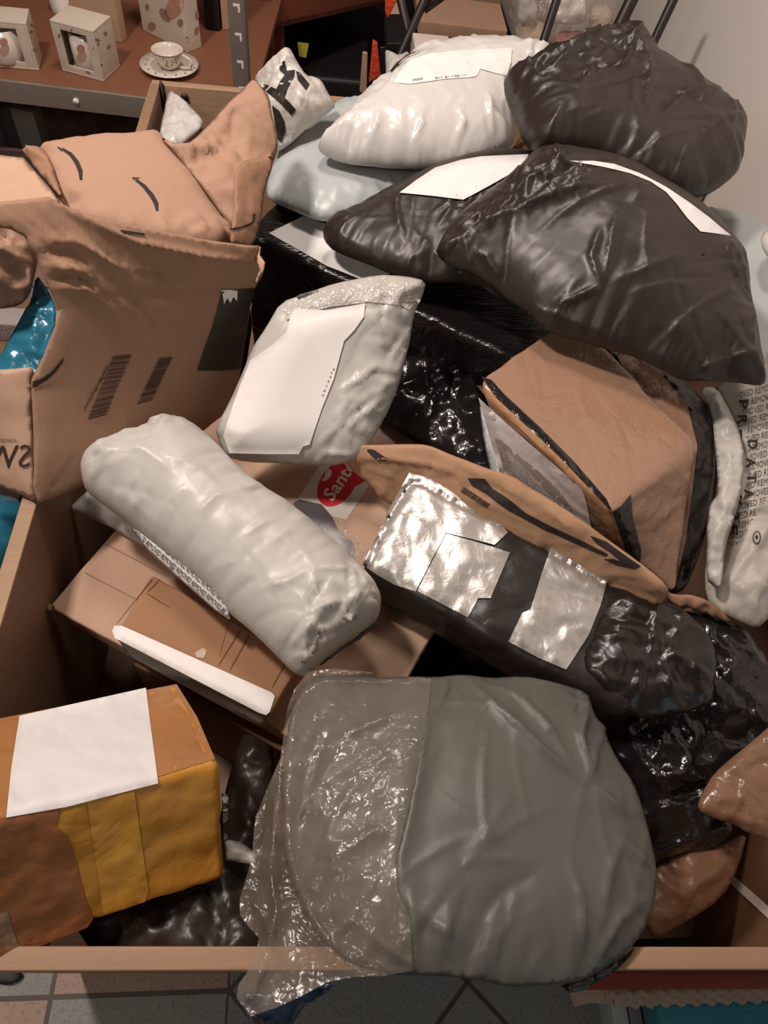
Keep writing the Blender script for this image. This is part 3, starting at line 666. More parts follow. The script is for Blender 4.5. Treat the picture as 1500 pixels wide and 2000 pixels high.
# ---------------------------------------------------------------- rolled grey mailer
root = empty('rolled_mailer', P(440, 1070, -.11), 'long rolled pale grey mailer lying diagonally over the cartons on the left', 'mailer')
Lb = bag('film', [(157, 928), (163, 898), (190, 874), (240, 860), (284, 843), (288, 830), (310, 822), (345, 822), (375, 832), (402, 850), (440, 890), (480, 928), (520, 958), (565, 988), (640, 1045), (700, 1105), (732, 1140), (745, 1165), (742, 1200), (725, 1222), (690, 1245), (650, 1275), (622, 1300), (600, 1322), (575, 1315), (540, 1280), (490, 1232), (445, 1195), (400, 1145), (330, 1085), (260, 1028), (200, 985), (168, 960)],
         [(160, 940, .015), (420, 870, .02), (740, 1170, -.02), (600, 1320, -.03)], SILVER_FILM, .072, .062, .085, .0045, (.0016, 9), (.0004, 26), (-40, 2.6), (.007, 30, .05), (.006, 16),
         creases=[([(230, 905), (300, 930), (370, 985)], .003, .01), ([(445, 1000), (490, 990), (520, 965)], .004, .005), ([(395, 1050), (430, 1015), (470, 1010)], .004, .004), ([(480, 1090), (520, 1060), (545, 1050)], .004, .004), ([(520, 1110), (560, 1075), (640, 1060)], .003, .006),
                  ([(600, 1150), (660, 1140), (720, 1150)], .005, .005), ([(560, 1250), (620, 1215), (700, 1190)], .006, .006), ([(585, 1300), (600, 1250), (650, 1200)], .006, .006), ([(500, 1180), (560, 1170), (600, 1150)], .004, .006), ([(640, 1160), (670, 1210), (690, 1235)], -.006, .006),
                  ([(180, 960), (260, 1000), (340, 1065)], .003, .006), ([(290, 835), (300, 850), (330, 870)], -.006, .008)], parent=root, seed=24, folds=((24, .0022, .0034, .05, -40, 30), (34, .006, .0036, .032, None, 0, [(560, 1220), (700, 1110), (745, 1165), (725, 1222), (600, 1322), (560, 1290)]), (10, .004, .005, .04, None, 0, [(157, 928), (190, 874), (330, 822), (402, 850), (300, 920), (220, 980)])), e=.55)
bag('folded_end', [(618, 1302), (640, 1278), (690, 1245), (722, 1218), (738, 1190), (742, 1210), (738, 1228), (700, 1252), (662, 1275), (632, 1296)], [(618, 1302, -.025), (740, 1190, -.02), (740, 1228, -.04), (662, 1278, -.045)], INNER_FILM, .006, .006, .02, .005, (.003, 22), parent=root, seed=25)
bag('folded_end', [(655, 1165), (700, 1150), (735, 1150), (728, 1180), (700, 1200), (690, 1215), (670, 1205)], [(655, 1165, .038), (735, 1150, .012), (690, 1215, .022)], SILVER_FILM, .005, .004, .02, .005, (.003, 20), rnd=0, parent=root, seed=26)
bag('folded_end', [(582, 1262), (625, 1232), (618, 1272), (590, 1302)], [(582, 1262, .018), (625, 1232, .032), (590, 1302, .0)], SILVER_FILM, .004, .003, .015, .005, (.002, 20), rnd=0, parent=root, seed=27)
sl = bag('seal_strip', [(256, 1012), (268, 1016), (300, 1043), (370, 1093), (420, 1135), (440, 1163), (446, 1185), (450, 1212), (420, 1192), (350, 1130), (290, 1077), (258, 1036)],
         [(256, 1014, .004), (440, 1163, .002), (450, 1212, -.02), (290, 1077, -.015)], WHITE_PAPER, .003, .003, .02, .006, (.001, 12), rnd=0, parent=root, seed=28, edge=None)
sl['label'] = 'white strip printed with the word removed'
lines = '\n'.join(('REMOVED '*9)[k:k+52] for k in (0, 3, 6, 1, 4))
text('printed_word', sl, lines, [(232, 1052), (425, 1225), (462, 1172), (268, 1002)], INK, sl, .0012, clip=[(258, 1016), (266, 1017), (300, 1045), (370, 1096), (420, 1138), (438, 1165), (444, 1187), (447, 1207), (420, 1189), (350, 1127), (290, 1074), (260, 1036)])

# ---------------------------------------------------------------- grey mailer with large blank label, centre
root = empty('grey_mailer', P(580, 880, -.06), 'grey mailer with a big blank white label standing against the black wrapped box', 'mailer')
Hh = bag('film', [(436, 890), (428, 862), (420, 838), (448, 785), (470, 735), (495, 675), (520, 640), (548, 590), (600, 572), (655, 553), (740, 536), (790, 540), (832, 549), (826, 578), (808, 612), (797, 690), (768, 785), (722, 868), (700, 898), (640, 912), (560, 905), (480, 903)],
         [(436, 890, -.035), (700, 900, -.025), (832, 549, .15), (548, 590, .14), (420, 838, -.005), (640, 700, .075)], SILVER_FILM, .03, .02, .07, .0055, (.0015, 10), (.0004, 28), (50, 2.), (.006, 34, .04), (.005, 14),
         creases=[([(700, 590), (735, 640), (750, 720)], .004, .006), ([(650, 770), (700, 740), (760, 690)], .006, .006), ([(690, 880), (720, 800), (790, 690)], .004, .008), ([(660, 850), (700, 810), (760, 770)], .005, .006), ([(620, 880), (690, 890), (700, 870)], .006, .006), ([(745, 560), (745, 600), (738, 650)], -.006, .004), ([(760, 560), (775, 610), (800, 630)], .006, .005), ([(540, 640), (640, 610), (800, 600)], -.004, .006), ([(720, 720), (750, 700), (790, 640)], -.005, .006)],
         flat=[[(437, 850), (470, 750), (490, 700), (560, 645), (575, 602), (640, 605), (712, 592), (710, 620), (672, 665), (652, 740), (628, 800), (605, 870), (585, 887), (448, 885)]], parent=root, seed=30, folds=((10, .002, .0035, .05, None, 0), (24, .004, .0034, .055, 55, 30, [(715, 590), (832, 549), (800, 690), (760, 800), (700, 900), (600, 900), (640, 790), (680, 660)]), (10, .004, .004, .03, None, 0, [(480, 903), (440, 885), (700, 890), (640, 912)])))
hl = decal('blank_label', Hh, [(436, 850), (452, 800), (470, 750), (490, 702), (530, 675), (560, 648), (568, 615), (576, 602), (640, 606), (713, 592), (711, 618), (692, 645), (672, 666), (652, 740), (628, 800), (605, 868), (592, 872), (584, 887), (520, 887), (448, 885)], CREAM_PAPER, root, 6, 5, .0022, label='large blank white label')
decal('shiny_tape', Hh, [(548, 602), (585, 575), (655, 555), (742, 538), (790, 543), (828, 551), (820, 590), (800, 606), (782, 596), (720, 590), (640, 600), (560, 625)], film('shiny_clear_tape', (.50, .47, .43), .16, .55, 26, .6, .7), root, 6, 0, .0016)
text('tiny_print', Hh, 'a b c d e f g', [(633, 775), (655, 720), (650, 718), (627, 773)], GREY_INK, hl, .0026)

# ---------------------------------------------------------------- black parcel with silver tape
nT = [P(705, 1106, -.022), P(1225, 1398, -.03), P(1405, 1245, -.015), P(803, 915, -.01)]
nB = [q-np.array([0, .004, .085]) for q in nT]
root = empty('taped_parcel', np.mean(nB, axis=0), 'long black parcel with wide strips of silver duct tape', 'parcel')
Nn = hexa('black_wrap', nB, nT, film('black_wrap_film', (.020, .0155, .0145), .36, .26, 9, .3, .5, .15), .024, .0075, (.004, 15), root, 31)
bag('gathered_end', [(1130, 1300), (1160, 1220), (1195, 1125), (1290, 1165), (1340, 1195), (1385, 1235), (1400, 1280), (1398, 1330), (1392, 1375), (1340, 1392), (1290, 1402), (1240, 1402), (1180, 1365)],
    [(1130, 1300, -.03), (1195, 1125, -.02), (1400, 1280, -.02), (1240, 1402, -.045)], BLACK_FILM, .022, .04, .05, .0055, (.005, 15), (.002, 32), creases=[([(1275, 1170), (1265, 1240), (1255, 1330)], .008, .004), ([(1258, 1270), (1220, 1258), (1160, 1240)], .006, .004), ([(1262, 1275), (1330, 1300), (1385, 1340)], .008, .005), ([(1262, 1275), (1290, 1330), (1300, 1380)], .007, .005), ([(1258, 1275), (1235, 1330), (1245, 1390)], .006, .005), ([(1200, 1200), (1250, 1225), (1280, 1230)], -.004, .005)], parent=root, seed=32, folds=((26, .005, .004, .045, None, 0),))
decal('duct_tape', Nn, [(708, 1103), (730, 1058), (765, 985), (800, 922), (835, 932), (905, 960), (888, 1000), (872, 1040), (845, 1090), (812, 1155), (770, 1142), (735, 1122)], DUCT, root, 6, 0, .0016, label='silver duct tape')
decal('duct_tape', Nn, [(836, 1112), (872, 1042), (930, 1058), (996, 1079), (985, 1105), (958, 1168), (934, 1168), (914, 1206), (860, 1178), (815, 1154)], DUCT, root, 6, 0, .0024, label='silver duct tape')
decal('duct_tape', Nn, [(870, 1040), (885, 1005), (905, 960), (950, 985), (992, 1040), (966, 1064), (930, 1055)], DUCT, root, 6, 0, .003, label='silver duct tape')
decal('duct_tape', Nn, [(1078, 1064), (1130, 1090), (1190, 1121), (1172, 1185), (1150, 1240), (1106, 1308), (1050, 1284), (993, 1253), (1020, 1197), (1036, 1190), (1058, 1120)], DUCT, root, 6, 0, .0028, label='silver duct tape')

# ---------------------------------------------------------------- kraft envelope with stripes
root = empty('kraft_envelope', P(980, 1020, -.07), 'open kraft paper envelope with wavy black stripes wedged behind the duct-taped parcel', 'envelope')
Q = bag('paper', [(648, 870), (662, 866), (720, 872), (790, 868), (835, 869), (880, 888), (930, 906), (1000, 930), (1035, 955), (1065, 972), (1130, 1010), (1180, 1050), (1240, 1090), (1290, 1130), (1309, 1156), (1300, 1166), (1280, 1195), (1200, 1175), (1100, 1125), (1000, 1080), (900, 1035), (800, 1000), (745, 978), (722, 945), (690, 925), (672, 900)],
        [(648, 870, -.01), (835, 869, .03), (1000, 930, .05), (1130, 1010, .055), (1309, 1156, .035), (745, 978, -.085), (900, 1035, -.075), (1100, 1125, -.06), (1280, 1195, -.03), (950, 985, .0), (690, 925, -.055)],
        paper('kraft_envelope_paper', (.42, .25, .15), .7, .2, 14, .08), .007, .005, .02, .0055, (.002, 10), None, (-30, 2.5), (.004, 30, .02), (.004, 14),
        creases=[([(680, 895), (760, 890), (830, 900), (930, 930)], .006, .006), ([(870, 900), (960, 945), (1060, 1000)], -.004, .006), ([(1060, 975), (1100, 1010), (1120, 1030)], .005, .005)], rnd=1, parent=root, seed=34, folds=((26, .003, .004, .05, -30, 25),))
decal('printed_stripe', Q, [(714, 878), (728, 877), (742, 886), (760, 899), (742, 901), (728, 893)], INK, Q, 6, 0, .0012, 1)
decal('printed_stripe', Q, [(913, 934), (946, 935), (964, 956), (990, 972), (1028, 1003), (1070, 1025), (1094, 1037), (1140, 1058), (1188, 1083), (1184, 1088), (1136, 1068), (1096, 1049), (1060, 1034), (1028, 1016), (992, 997), (970, 981), (950, 965), (922, 949)], INK, Q, 5, 0, .0012)
decal('printed_stripe', Q, [(1152, 1046), (1185, 1058), (1215, 1080), (1252, 1106), (1240, 1112), (1205, 1105), (1178, 1092), (1196, 1092), (1212, 1096), (1190, 1078), (1165, 1062)], INK, Q, 6, 0, .0012)
bars('bar_code_edge', Q, [(898, 960), (906, 950), (958, 985), (950, 993)], 14, INK, Q, 4)

# ---------------------------------------------------------------- brown-taped box right
rT = [P(926, 742, .105), P(1196, 1002, .10), P(1366, 862, .085), P(1120, 598, .10)]
rB = [P(1002, 935, .0), P(1228, 1092, -.008), P(1325, 1165, -.06), None]
rB[3] = rB[0]+rB[2]-rB[1]
root = empty('taped_box', np.mean(rB, axis=0), 'box wrapped in shiny brown tape and black film, below the big black mailer', 'box')
Rr = hexa('taped_carton', rB, rT, BROWN_TAPE, .016, .0085, (.0035, 14), root, 36)
Rf = bag('black_film', [(1150, 655), (1190, 664), (1240, 690), (1300, 722), (1360, 762), (1392, 800), (1398, 890), (1388, 1000), (1368, 1080), (1340, 1150), (1310, 1165), (1250, 1090), (1210, 1000), (1150, 850)],
         [(1150, 655, .03), (1398, 850, .035), (1320, 1160, -.1), (1210, 1010, -.02), (1300, 830, .04)], BLACK_FILM, .02, .07, .05, .0065, (.006, 13), (.003, 30), None, (.006, 36, .05), parent=root, seed=37, folds=((40, .006, .004, .04, None, 0),))
decal('brown_tape', Rf, [(1190, 668), (1240, 692), (1300, 740), (1342, 790), (1362, 870), (1352, 960), (1338, 1060), (1318, 1150), (1290, 1130), (1252, 1105), (1240, 1000), (1230, 960), (1280, 900), (1240, 760)], BROWN_TAPE, root, 8, 3, .0022)
decal('black_film_strip', Rr, [(940, 735), (960, 742), (985, 770), (1050, 830), (1120, 900), (1185, 975), (1196, 1000), (1180, 985), (1120, 925), (1040, 850), (968, 775)], BLACK_GLOSS, root, 6, 0, .0018)
decal('black_film_strip', Rr, [(1196, 1000), (1212, 990), (1232, 965), (1236, 1010), (1252, 1075), (1250, 1100), (1222, 1075), (1206, 1030)], BLACK_GLOSS, root, 6, 0, .0018)
decal('kraft_edge', Rr, [(930, 752), (945, 755), (1010, 815), (1090, 890), (1185, 990), (1198, 1020), (1205, 1062), (1190, 1050), (1176, 1010), (1100, 920), (1030, 850), (960, 790)], paper('torn_kraft_edge', (.38, .205, .105), .75, .3, 20, .15), root, 6, 0, .0024)
wp = decal('white_face', Rr, [(934, 776), (960, 800), (1010, 845), (1080, 905), (1137, 955), (1146, 985), (1156, 1035), (1100, 1010), (1060, 985), (1010, 940), (975, 920)], paper('mauve_paper', (.78, .70, .67), .6, .2, 14), root, 7, 2, .003, label='pale paper face with fine print')
decal('white_face', Rr, [(966, 856), (985, 865), (1040, 910), (1095, 960), (1130, 1015), (1100, 1005), (1060, 985), (1010, 940), (985, 920)], paper('printed_grey_panel', (.36, .30, .28), .7), root, 7, 2, .0036)
text('fine_print', Rr, '\n'.join(('REMOVED '*5)[k:k+30] for k in (0, 3, 6, 1, 4, 2, 5, 0)), [(985, 925), (1120, 1025), (1118, 1000), (968, 862)], CREAM_PAPER, root, .0046, clip=[(968, 860), (985, 868), (1040, 914), (1092, 962), (1124, 1012), (1100, 1003), (1060, 983), (1010, 938), (986, 918)])

# ---------------------------------------------------------------- grey printed mailer, right edge
root = empty('grey_mailer', P(1480, 1000, -.1), 'grey mailer printed with rows of the word removed, against the right edge', 'mailer')
Ss = bag('film', [(1388, 1185), (1376, 1140), (1382, 1060), (1400, 960), (1395, 860), (1385, 770), (1440, 715), (1500, 660), (1590, 680), (1620, 900), (1570, 1150), (1505, 1205), (1478, 1228), (1440, 1212)],
         [(1385, 1150, -.05), (1478, 1228, -.05), (1390, 780, .03), (1600, 760, .04), (1560, 1150, -.03)], film('warm_grey_film', (.42, .385, .34), .45, .2, 12, .25), .035, .05, .07, .0065, (.005, 12), (.002, 30), None, (.006, 36, .05),
         creases=[([(1500, 1010), (1450, 1080), (1400, 1160)], .012, .01), ([(1440, 1110), (1470, 1160), (1500, 1190)], .008, .006), ([(1400, 1120), (1430, 1160), (1480, 1215)], .008, .006)], parent=root, seed=38, folds=((50, .005, .005, .05, None, 0),), e=.9)
bag('torn_flap', [(1362, 757), (1400, 756), (1425, 800), (1442, 838), (1456, 892), (1450, 950), (1438, 1000), (1415, 1070), (1412, 1140), (1400, 1150), (1378, 1130), (1380, 1000), (1402, 960), (1398, 890), (1390, 800)],
    [(1362, 757, .055), (1400, 756, .055), (1456, 892, .06), (1412, 1140, .0), (1380, 1000, .03), (1430, 1000, .05)], SILVER_FILM, .005, .004, .03, .005, (.004, 16), (.002, 34), creases=[([(1400, 880), (1425, 900), (1428, 940)], .008, .004), ([(1400, 1060), (1420, 990), (1440, 960)], .008, .006)], parent=root, seed=39, folds=((20, .006, .005, .035, None, 0),))
ptx = [(1440, 760), (1470, 750), (1505, 740), (1510, 960), (1480, 1000), (1440, 1070), (1410, 1060), (1435, 1010), (1455, 960), (1465, 900), (1455, 850)]
text('printed_rows', Ss, '\n'.join(('REMOVED '*3)[k:k+18] for k in (0, 1, 4, 6, 2, 5, 0, 3, 1, 4, 6, 2, 5, 0, 3, 1, 5, 2)), [(1400, 1095), (1540, 1065), (1540, 740), (1425, 770)], GREY_INK, Ss, .0014, clip=ptx)
for i, (ch, x, y) in enumerate([('P', 1452, 790), ('R', 1450, 820), ('D', 1470, 868), ('A', 1467, 903), ('T', 1468, 933), ('A', 1463, 964), ('I', 1440, 848), ('V', 1440, 976), ('T', 1436, 1010), ('E', 1432, 1035)]):
    text('printed_letter', Ss, ch, [(x-9, y-9), (x-9, y+9), (x+9, y+9), (x+9, y-9)], INK, Ss, .0022, True)
decal('printed_ring', Ss, ell(1478, 1050, 8, 13, .1, 22), INK, Ss, 4, 0, .0014); decal('ring_centre', Ss, ell(1478, 1050, 6, 11, .1, 20), film('ring_grey', (.42, .385, .34), .45, .2), Ss, 4, 0, .002); decal('printed_dot', Ss, ell(1478, 1049, 2.5, 4, 0, 10), INK, Ss, 4, 0, .0026)
o = bag('kraft_envelope', [(1296, 1150), (1318, 1162), (1345, 1160), (1380, 1172), (1410, 1195), (1432, 1222), (1405, 1212), (1370, 1196), (1335, 1190), (1310, 1180)], [(1296, 1150, -.06), (1432, 1222, -.065), (1370, 1200, -.075)], KRAFT_DARK, .006, .01, .02, .005, (.004, 16), seed=40, folds=((12, .005, .004, .03, None, 0),))
tag(o, 'edge of a crumpled brown paper envelope under the grey printed mailer', 'envelope')
o = bag('grey_mailer', [(1350, 400), (1378, 408), (1430, 414), (1480, 424), (1508, 445), (1560, 500), (1560, 760), (1500, 760), (1440, 740), (1400, 600)], [(1350, 400, .07), (1480, 424, .09), (1560, 760, .03), (1420, 740, .04)], COOL_FILM, .03, .05, .08, .009, (.004, 9), seed=41, folds=((16, .004, .006, .07, None, 0),))
tag(o, 'pale grey mailer against the wall behind the big black mailer', 'mailer')
o = bag('paper_wad', [(1483, 470), (1492, 452), (1510, 445), (1540, 455), (1540, 500), (1500, 500)], [(1483, 470, .15), (1540, 450, .15), (1510, 500, .15)], WHITE_FILM, .02, .02, .03, .006, (.005, 20), seed=42)
tag(o, 'white wad of plastic at the right edge beside the big black mailer', 'wrapping')

# ---------------------------------------------------------------- dark grey mailer in front
root = empty('plastic_mailer', P(900, 1700, -.04), 'large dark grey-green mailer with loose clear film hanging over the front rim', 'mailer')
X = bag('grey_bag', [(598, 1330), (650, 1316), (720, 1318), (800, 1322), (850, 1326), (905, 1318), (960, 1322), (1020, 1316), (1090, 1332), (1148, 1350), (1158, 1385), (1166, 1402), (1186, 1420), (1184, 1432), (1210, 1490), (1235, 1530), (1262, 1600), (1285, 1690), (1282, 1740), (1270, 1790), (1240, 1845), (1200, 1880), (1135, 1918), (1060, 1925), (1000, 1928), (920, 1912), (840, 1906), (760, 1904), (690, 1885), (625, 1830), (575, 1740), (552, 1640), (553, 1500), (566, 1390)],
        [(598, 1330, -.005), (1148, 1350, -.01), (1285, 1700, .0), (850, 1324, .0), (552, 1640, .01), (760, 1904, .036), (1130, 1918, .036), (900, 1600, .035)], OLIVE_FILM, .028, .03, .08, .0044, (.0022, 6), (.0004, 24), (70, 2.), (.006, 26, .05), (.006, 12),
        creases=[([(838, 1335), (832, 1400), (812, 1500), (795, 1600), (775, 1690), (780, 1760), (810, 1810)], .008, .010), ([(905, 1325), (885, 1345), (850, 1420)], -.006, .008), ([(905, 1325), (960, 1400), (1040, 1480), (1140, 1560)], .010, .009), ([(915, 1325), (1000, 1370), (1060, 1440), (1110, 1530)], .006, .008), ([(1150, 1360), (1120, 1450), (1140, 1550)], .010, .008), ([(1186, 1425), (1150, 1480), (1135, 1550)], .006, .007), ([(1140, 1550), (1180, 1580), (1220, 1620)], .006, .008),
                  ([(1210, 1630), (1170, 1720), (1155, 1850)], .006, .010), ([(1090, 1680), (1120, 1780), (1125, 1900)], .006, .008), ([(1260, 1760), (1200, 1800), (1140, 1910)], .007, .008), ([(780, 1770), (850, 1820), (900, 1860)], .006, .010), ([(990, 1560), (940, 1640), (880, 1700)], .003, .010), ([(870, 1780), (860, 1850), (885, 1880)], .005, .008), ([(600, 1500), (700, 1440), (820, 1390)], .004, .008), ([(640, 1700), (720, 1640), (760, 1640)], .004, .010), ([(1060, 1700), (960, 1760), (900, 1850)], -.004, .014)], parent=root, seed=44, folds=((26, .0022, .0032, .06, None, 0), (14, .0035, .004, .11, 60, 25)), e=.8)
def sheet_on(name, ob, outline, mat, sp, lift, par, wr=(.003, 22), seed=1, creases=()):
    """a loose film lying over an object: follows it, then hangs free beyond its edge"""
    v, f = fill(resample(np.asarray(outline, float), sp), sp, seed)
    nb = [set() for _ in v]
    for t in f:
        for i in t: nb[i] |= set(t)-{i}
    V = cast([ob], v, 6, [list(q) for q in nb], lift)
    D = (CAM-V); D /= np.linalg.norm(D, axis=1)[:, None]
    h = wr[0]*(1+crumple(V[:, 0], V[:, 1], V[:, 2]*.3, wr[1], seed*3.1))*.8
    for c in creases:
        q = np.asarray(c[0], float); dd, ar, tl = seg_dist(v, q[:-1], q[1:]); h = h+c[1]*np.exp(-dd/c[2])
    d0, _, _ = seg_dist(v, np.asarray(outline, float), np.roll(np.asarray(outline, float), -1, axis=0))
    return mesh_obj(name, V+D*h[:, None], f, mat, par)
CLEAR_TINT = film('brown_clear_film', (.26, .215, .175), .20, .5, 15, .5, .6, .08, alpha=.22)
fo = [(602, 1312), (650, 1306), (720, 1312), (800, 1322), (842, 1326), (836, 1385), (818, 1480), (795, 1590), (772, 1680), (776, 1740), (800, 1790), (803, 1850), (806, 1896), (750, 1906), (690, 1908), (640, 1918), (590, 1945), (540, 1968), (490, 1985), (462, 1950), (466, 1922), (482, 1900), (498, 1862), (506, 1832), (490, 1815), (469, 1788), (468, 1755), (482, 1710), (492, 1680), (496, 1620), (500, 1595), (526, 1530), (548, 1480), (556, 1420), (562, 1380), (576, 1345)]
cf = sheet_on('clear_film', X, fo, CLEAR_TINT, 7, .004, root, (.003, 18), 45, creases=[([(560, 1385), (548, 1520), (540, 1600), (530, 1700), (540, 1780), (520, 1870), (490, 1950)], .008, 9), ([(500, 1640), (530, 1600), (550, 1560)], .006, 7), ([(480, 1750), (510, 1780), (540, 1850)], .006, 8), ([(590, 1400), (640, 1390), (700, 1420)], .003, 8), ([(620, 1780), (660, 1850), (740, 1890)], .010, 10), ([(600, 1560), (720, 1460), (810, 1440)], .004, 10), ([(700, 1800), (740, 1840), (800, 1880)], .006, 8), ([(580, 1500), (640, 1600), (650, 1700)], .004, 10)])
cf['label'] = 'crinkled clear film'
bag('film_tail', [(466, 1940), (520, 1945), (590, 1930), (655, 1914), (640, 1940), (600, 1956), (580, 1985), (565, 2010), (490, 2020), (478, 1970)], [(466, 1940, -.03), (655, 1914, .01), (490, 2020, -.10), (565, 2010, -.08)], NAVY_REFLECTION, .006, .006, .02, .005, (.004, 24), parent=root, seed=46, folds=((14, .006, .004, .03, None, 0),))
bag('torn_edge', [(1095, 1925), (1150, 1905), (1215, 1872), (1240, 1850), (1232, 1868), (1200, 1893), (1160, 1915), (1135, 1932), (1110, 1938)], [(1095, 1925, .02), (1240, 1850, .01), (1120, 1938, .01)], INNER_FILM, .004, .006, .01, .005, (.004, 26), rnd=0, parent=root, seed=47)

# ---------------------------------------------------------------- open cardboard box on the left rim
root = empty('open_cardboard_box', P(70, 985, .004), 'big battered open cardboard box with bar codes, leaning on the left rim', 'box')
fp = [(72, 986), (64, 950), (66, 860), (62, 770), (62, 742), (74, 716), (86, 690), (104, 645), (118, 608), (108, 588), (86, 545), (72, 505), (55, 480), (48, 462), (20, 448), (-30, 440), (-40, 400), (0, 394), (60, 388), (95, 384), (120, 398), (160, 414), (260, 440), (400, 468), (480, 478), (506, 480), (503, 500), (515, 515), (513, 535), (500, 560), (488, 600), (478, 660), (470, 720), (462, 790), (400, 840), (300, 885), (190, 932), (120, 970)]
Fp = bag('front_panel', fp, [(72, 986, .004), (62, 745, .14), (118, 608, .21), (95, 384, .325), (-40, 420, .32), (280, 440, .275), (506, 485, .205), (478, 660, .06), (462, 790, -.05), (300, 885, -.035), (260, 700, .115), (60, 470, .29)], CARD_FACE, .003, .003, .02, .0046, (.0008, 9), None, None, None, (.003, 18),
         creases=[([(60, 462), (150, 470), (230, 520), (400, 545)], 0.0102, 0.0064), ([(70, 490), (140, 495), (180, 520)], -0.0102, 0.0048), ([(75, 515), (140, 520), (185, 545)], 0.0102, 0.0048), ([(85, 540), (150, 545), (190, 560)], -0.0085, 0.0048), ([(95, 560), (160, 560), (200, 572)], 0.0068, 0.0048), ([(100, 395), (180, 460), (240, 520), (380, 552)], -0.0102, 0.0080), ([(115, 400), (260, 470), (400, 500), (505, 510)], 0.0102, 0.0048), ([(160, 580), (300, 575), (480, 572)], -0.0051, 0.0080)], rnd=0, parent=root, seed=50, folds=((16, .0035, .003, .07, 0, 6, [(62, 462), (230, 470), (260, 590), (112, 605)]), (14, .0022, .003, .12, -8, 4, [(100, 400), (500, 490), (490, 570), (160, 580)])))
Sp = bag('side_panel', [(72, 986), (60, 975), (30, 962), (0, 952), (-70, 930), (-70, 725), (0, 722), (30, 720), (62, 716), (66, 730), (63, 800), (66, 900)], [(72, 986, .004), (64, 720, .148), (-70, 725, .15), (-70, 930, .004)], CARD, .003, .003, .02, .007, (.002, 12), None, None, None, (.002, 20), rnd=0, parent=root, seed=51)
bag('back_panel', [(-60, 300), (0, 302), (44, 304), (95, 364), (120, 400), (60, 420), (-60, 420)], [(-60, 300, .30), (44, 304, .30), (120, 400, .285), (-60, 420, .27)], CARD, .003, .003, .02, .007, (.001, 12), rnd=0, parent=root, seed=52)
bag('corner_flap', [(500, 478), (508, 482), (506, 498), (516, 512), (514, 530), (497, 560), (494, 558), (506, 528), (498, 500)], [(500, 478, .205), (516, 512, .20), (497, 560, .165), (505, 520, .19)], CARD, .002, .002, .01, .004, (.001, 20), rnd=0, parent=root, seed=53)
bags_ = Fp
decal('black_tape', Fp, [(434, 568), (470, 565), (500, 562), (488, 600), (478, 660), (470, 720), (440, 724), (386, 724), (400, 680), (415, 640), (425, 605)], BLACK_MATT, root, 8, 0, .002, label='black tape patch')
decal('torn_white', Fp, [(433, 567), (450, 566), (464, 568), (463, 588), (456, 580), (450, 592), (444, 582), (438, 594)], CREAM_PAPER, root, 5, 0, .0028)
bars('bar_code', Fp, [(172, 820), (208, 810), (258, 692), (222, 695)], 30, BROWN_INK, Fp, 11, .002)
bars('bar_code', Fp, [(268, 790), (297, 782), (338, 697), (312, 700)], 20, BROWN_INK, Fp, 5, .002)
text('bar_code_digits', Fp, 'sppPMadSqQnsz*', [(209, 712), (160, 803), (167, 806), (215, 715)], BROWN_INK, Fp, .002, True)
# data-matrix style print: a block of small dark marks is left out on purpose
decal('printed_arrow', Fp, [(64, 745), (80, 740), (100, 727), (115, 710), (126, 697), (122, 709), (108, 728), (92, 743), (76, 752), (63, 759)], INK, Fp, 5, 0, .002)
decal('printed_dash', Fp, [(234, 449), (240, 449), (282, 456), (284, 461), (276, 460), (240, 454)], INK, Fp, 5, 0, .002)
text('printed_letters', Sp, 'SWM', [(62, 868), (-70, 872), (-70, 918), (57, 913)][::-1], BROWN_INK, Sp, .002)
text('printed_letters', Sp, 'DONOSSI', [(30, 857), (0, 857), (0, 863), (32, 863)], BROWN_INK, Sp, .002)

# blue bags
o = bag('blue_bag', [(70, 535), (90, 560), (112, 604), (108, 640), (92, 690), (78, 722), (60, 740), (0, 740), (-50, 745), (-45, 720), (0, 698), (18, 660), (42, 610), (60, 585)],
        [(70, 535, .175), (112, 604, .165), (78, 722, .115), (-45, 740, .105)], BLUE_FILM, .007, .012, .04, .005, (.0015, 12), (.0004, 34), creases=[([(65, 600), (75, 625), (68, 655)], .008, .004), ([(74, 622), (85, 605), (90, 600)], .006, .004)], seed=54, folds=((7, .004, .004, .05, 70, 30),), e=1.)
tag(o, 'shiny blue plastic bag showing through the torn side of the big open box', 'bag')
o = bag('blue_bag', [(-60, 950), (0, 966), (28, 972), (45, 985), (40, 1015), (28, 1045), (10, 1080), (0, 1108), (-60, 1170)], [(-60, 960, -.12), (45, 985, -.10), (-60, 1170, -.13)], BLUE_FILM, .03, .5, .06, .008, (.008, 14), (.003, 30), seed=55, folds=((26, .008, .004, .05, 70, 30),))
tag(o, 'blue plastic sack outside the crate at the left edge', 'bag')
# crumpled kraft paper inside the open box
o = bag('kraft_padding', [(-55, 358), (0, 362), (30, 372), (48, 386), (62, 400), (75, 480), (72, 520), (66, 552), (58, 578), (40, 596), (0, 604), (-55, 600)], [(-55, 360, .275), (50, 386, .275), (70, 500, .225), (45, 596, .175), (-55, 600, .18), (10, 520, .225)], KRAFT, .007, .012, .03, .005, (.009, 11), (.003, 30), creases=[([(0, 540), (40, 530), (70, 520)], -.010, .006), ([(0, 480), (30, 500), (60, 500)], .006, .006)], seed=56, folds=((46, .008, .005, .045, 20, 50),), e=1.)
tag(o, 'crumpled kraft paper stuffed into the left of the big open box', 'paper')

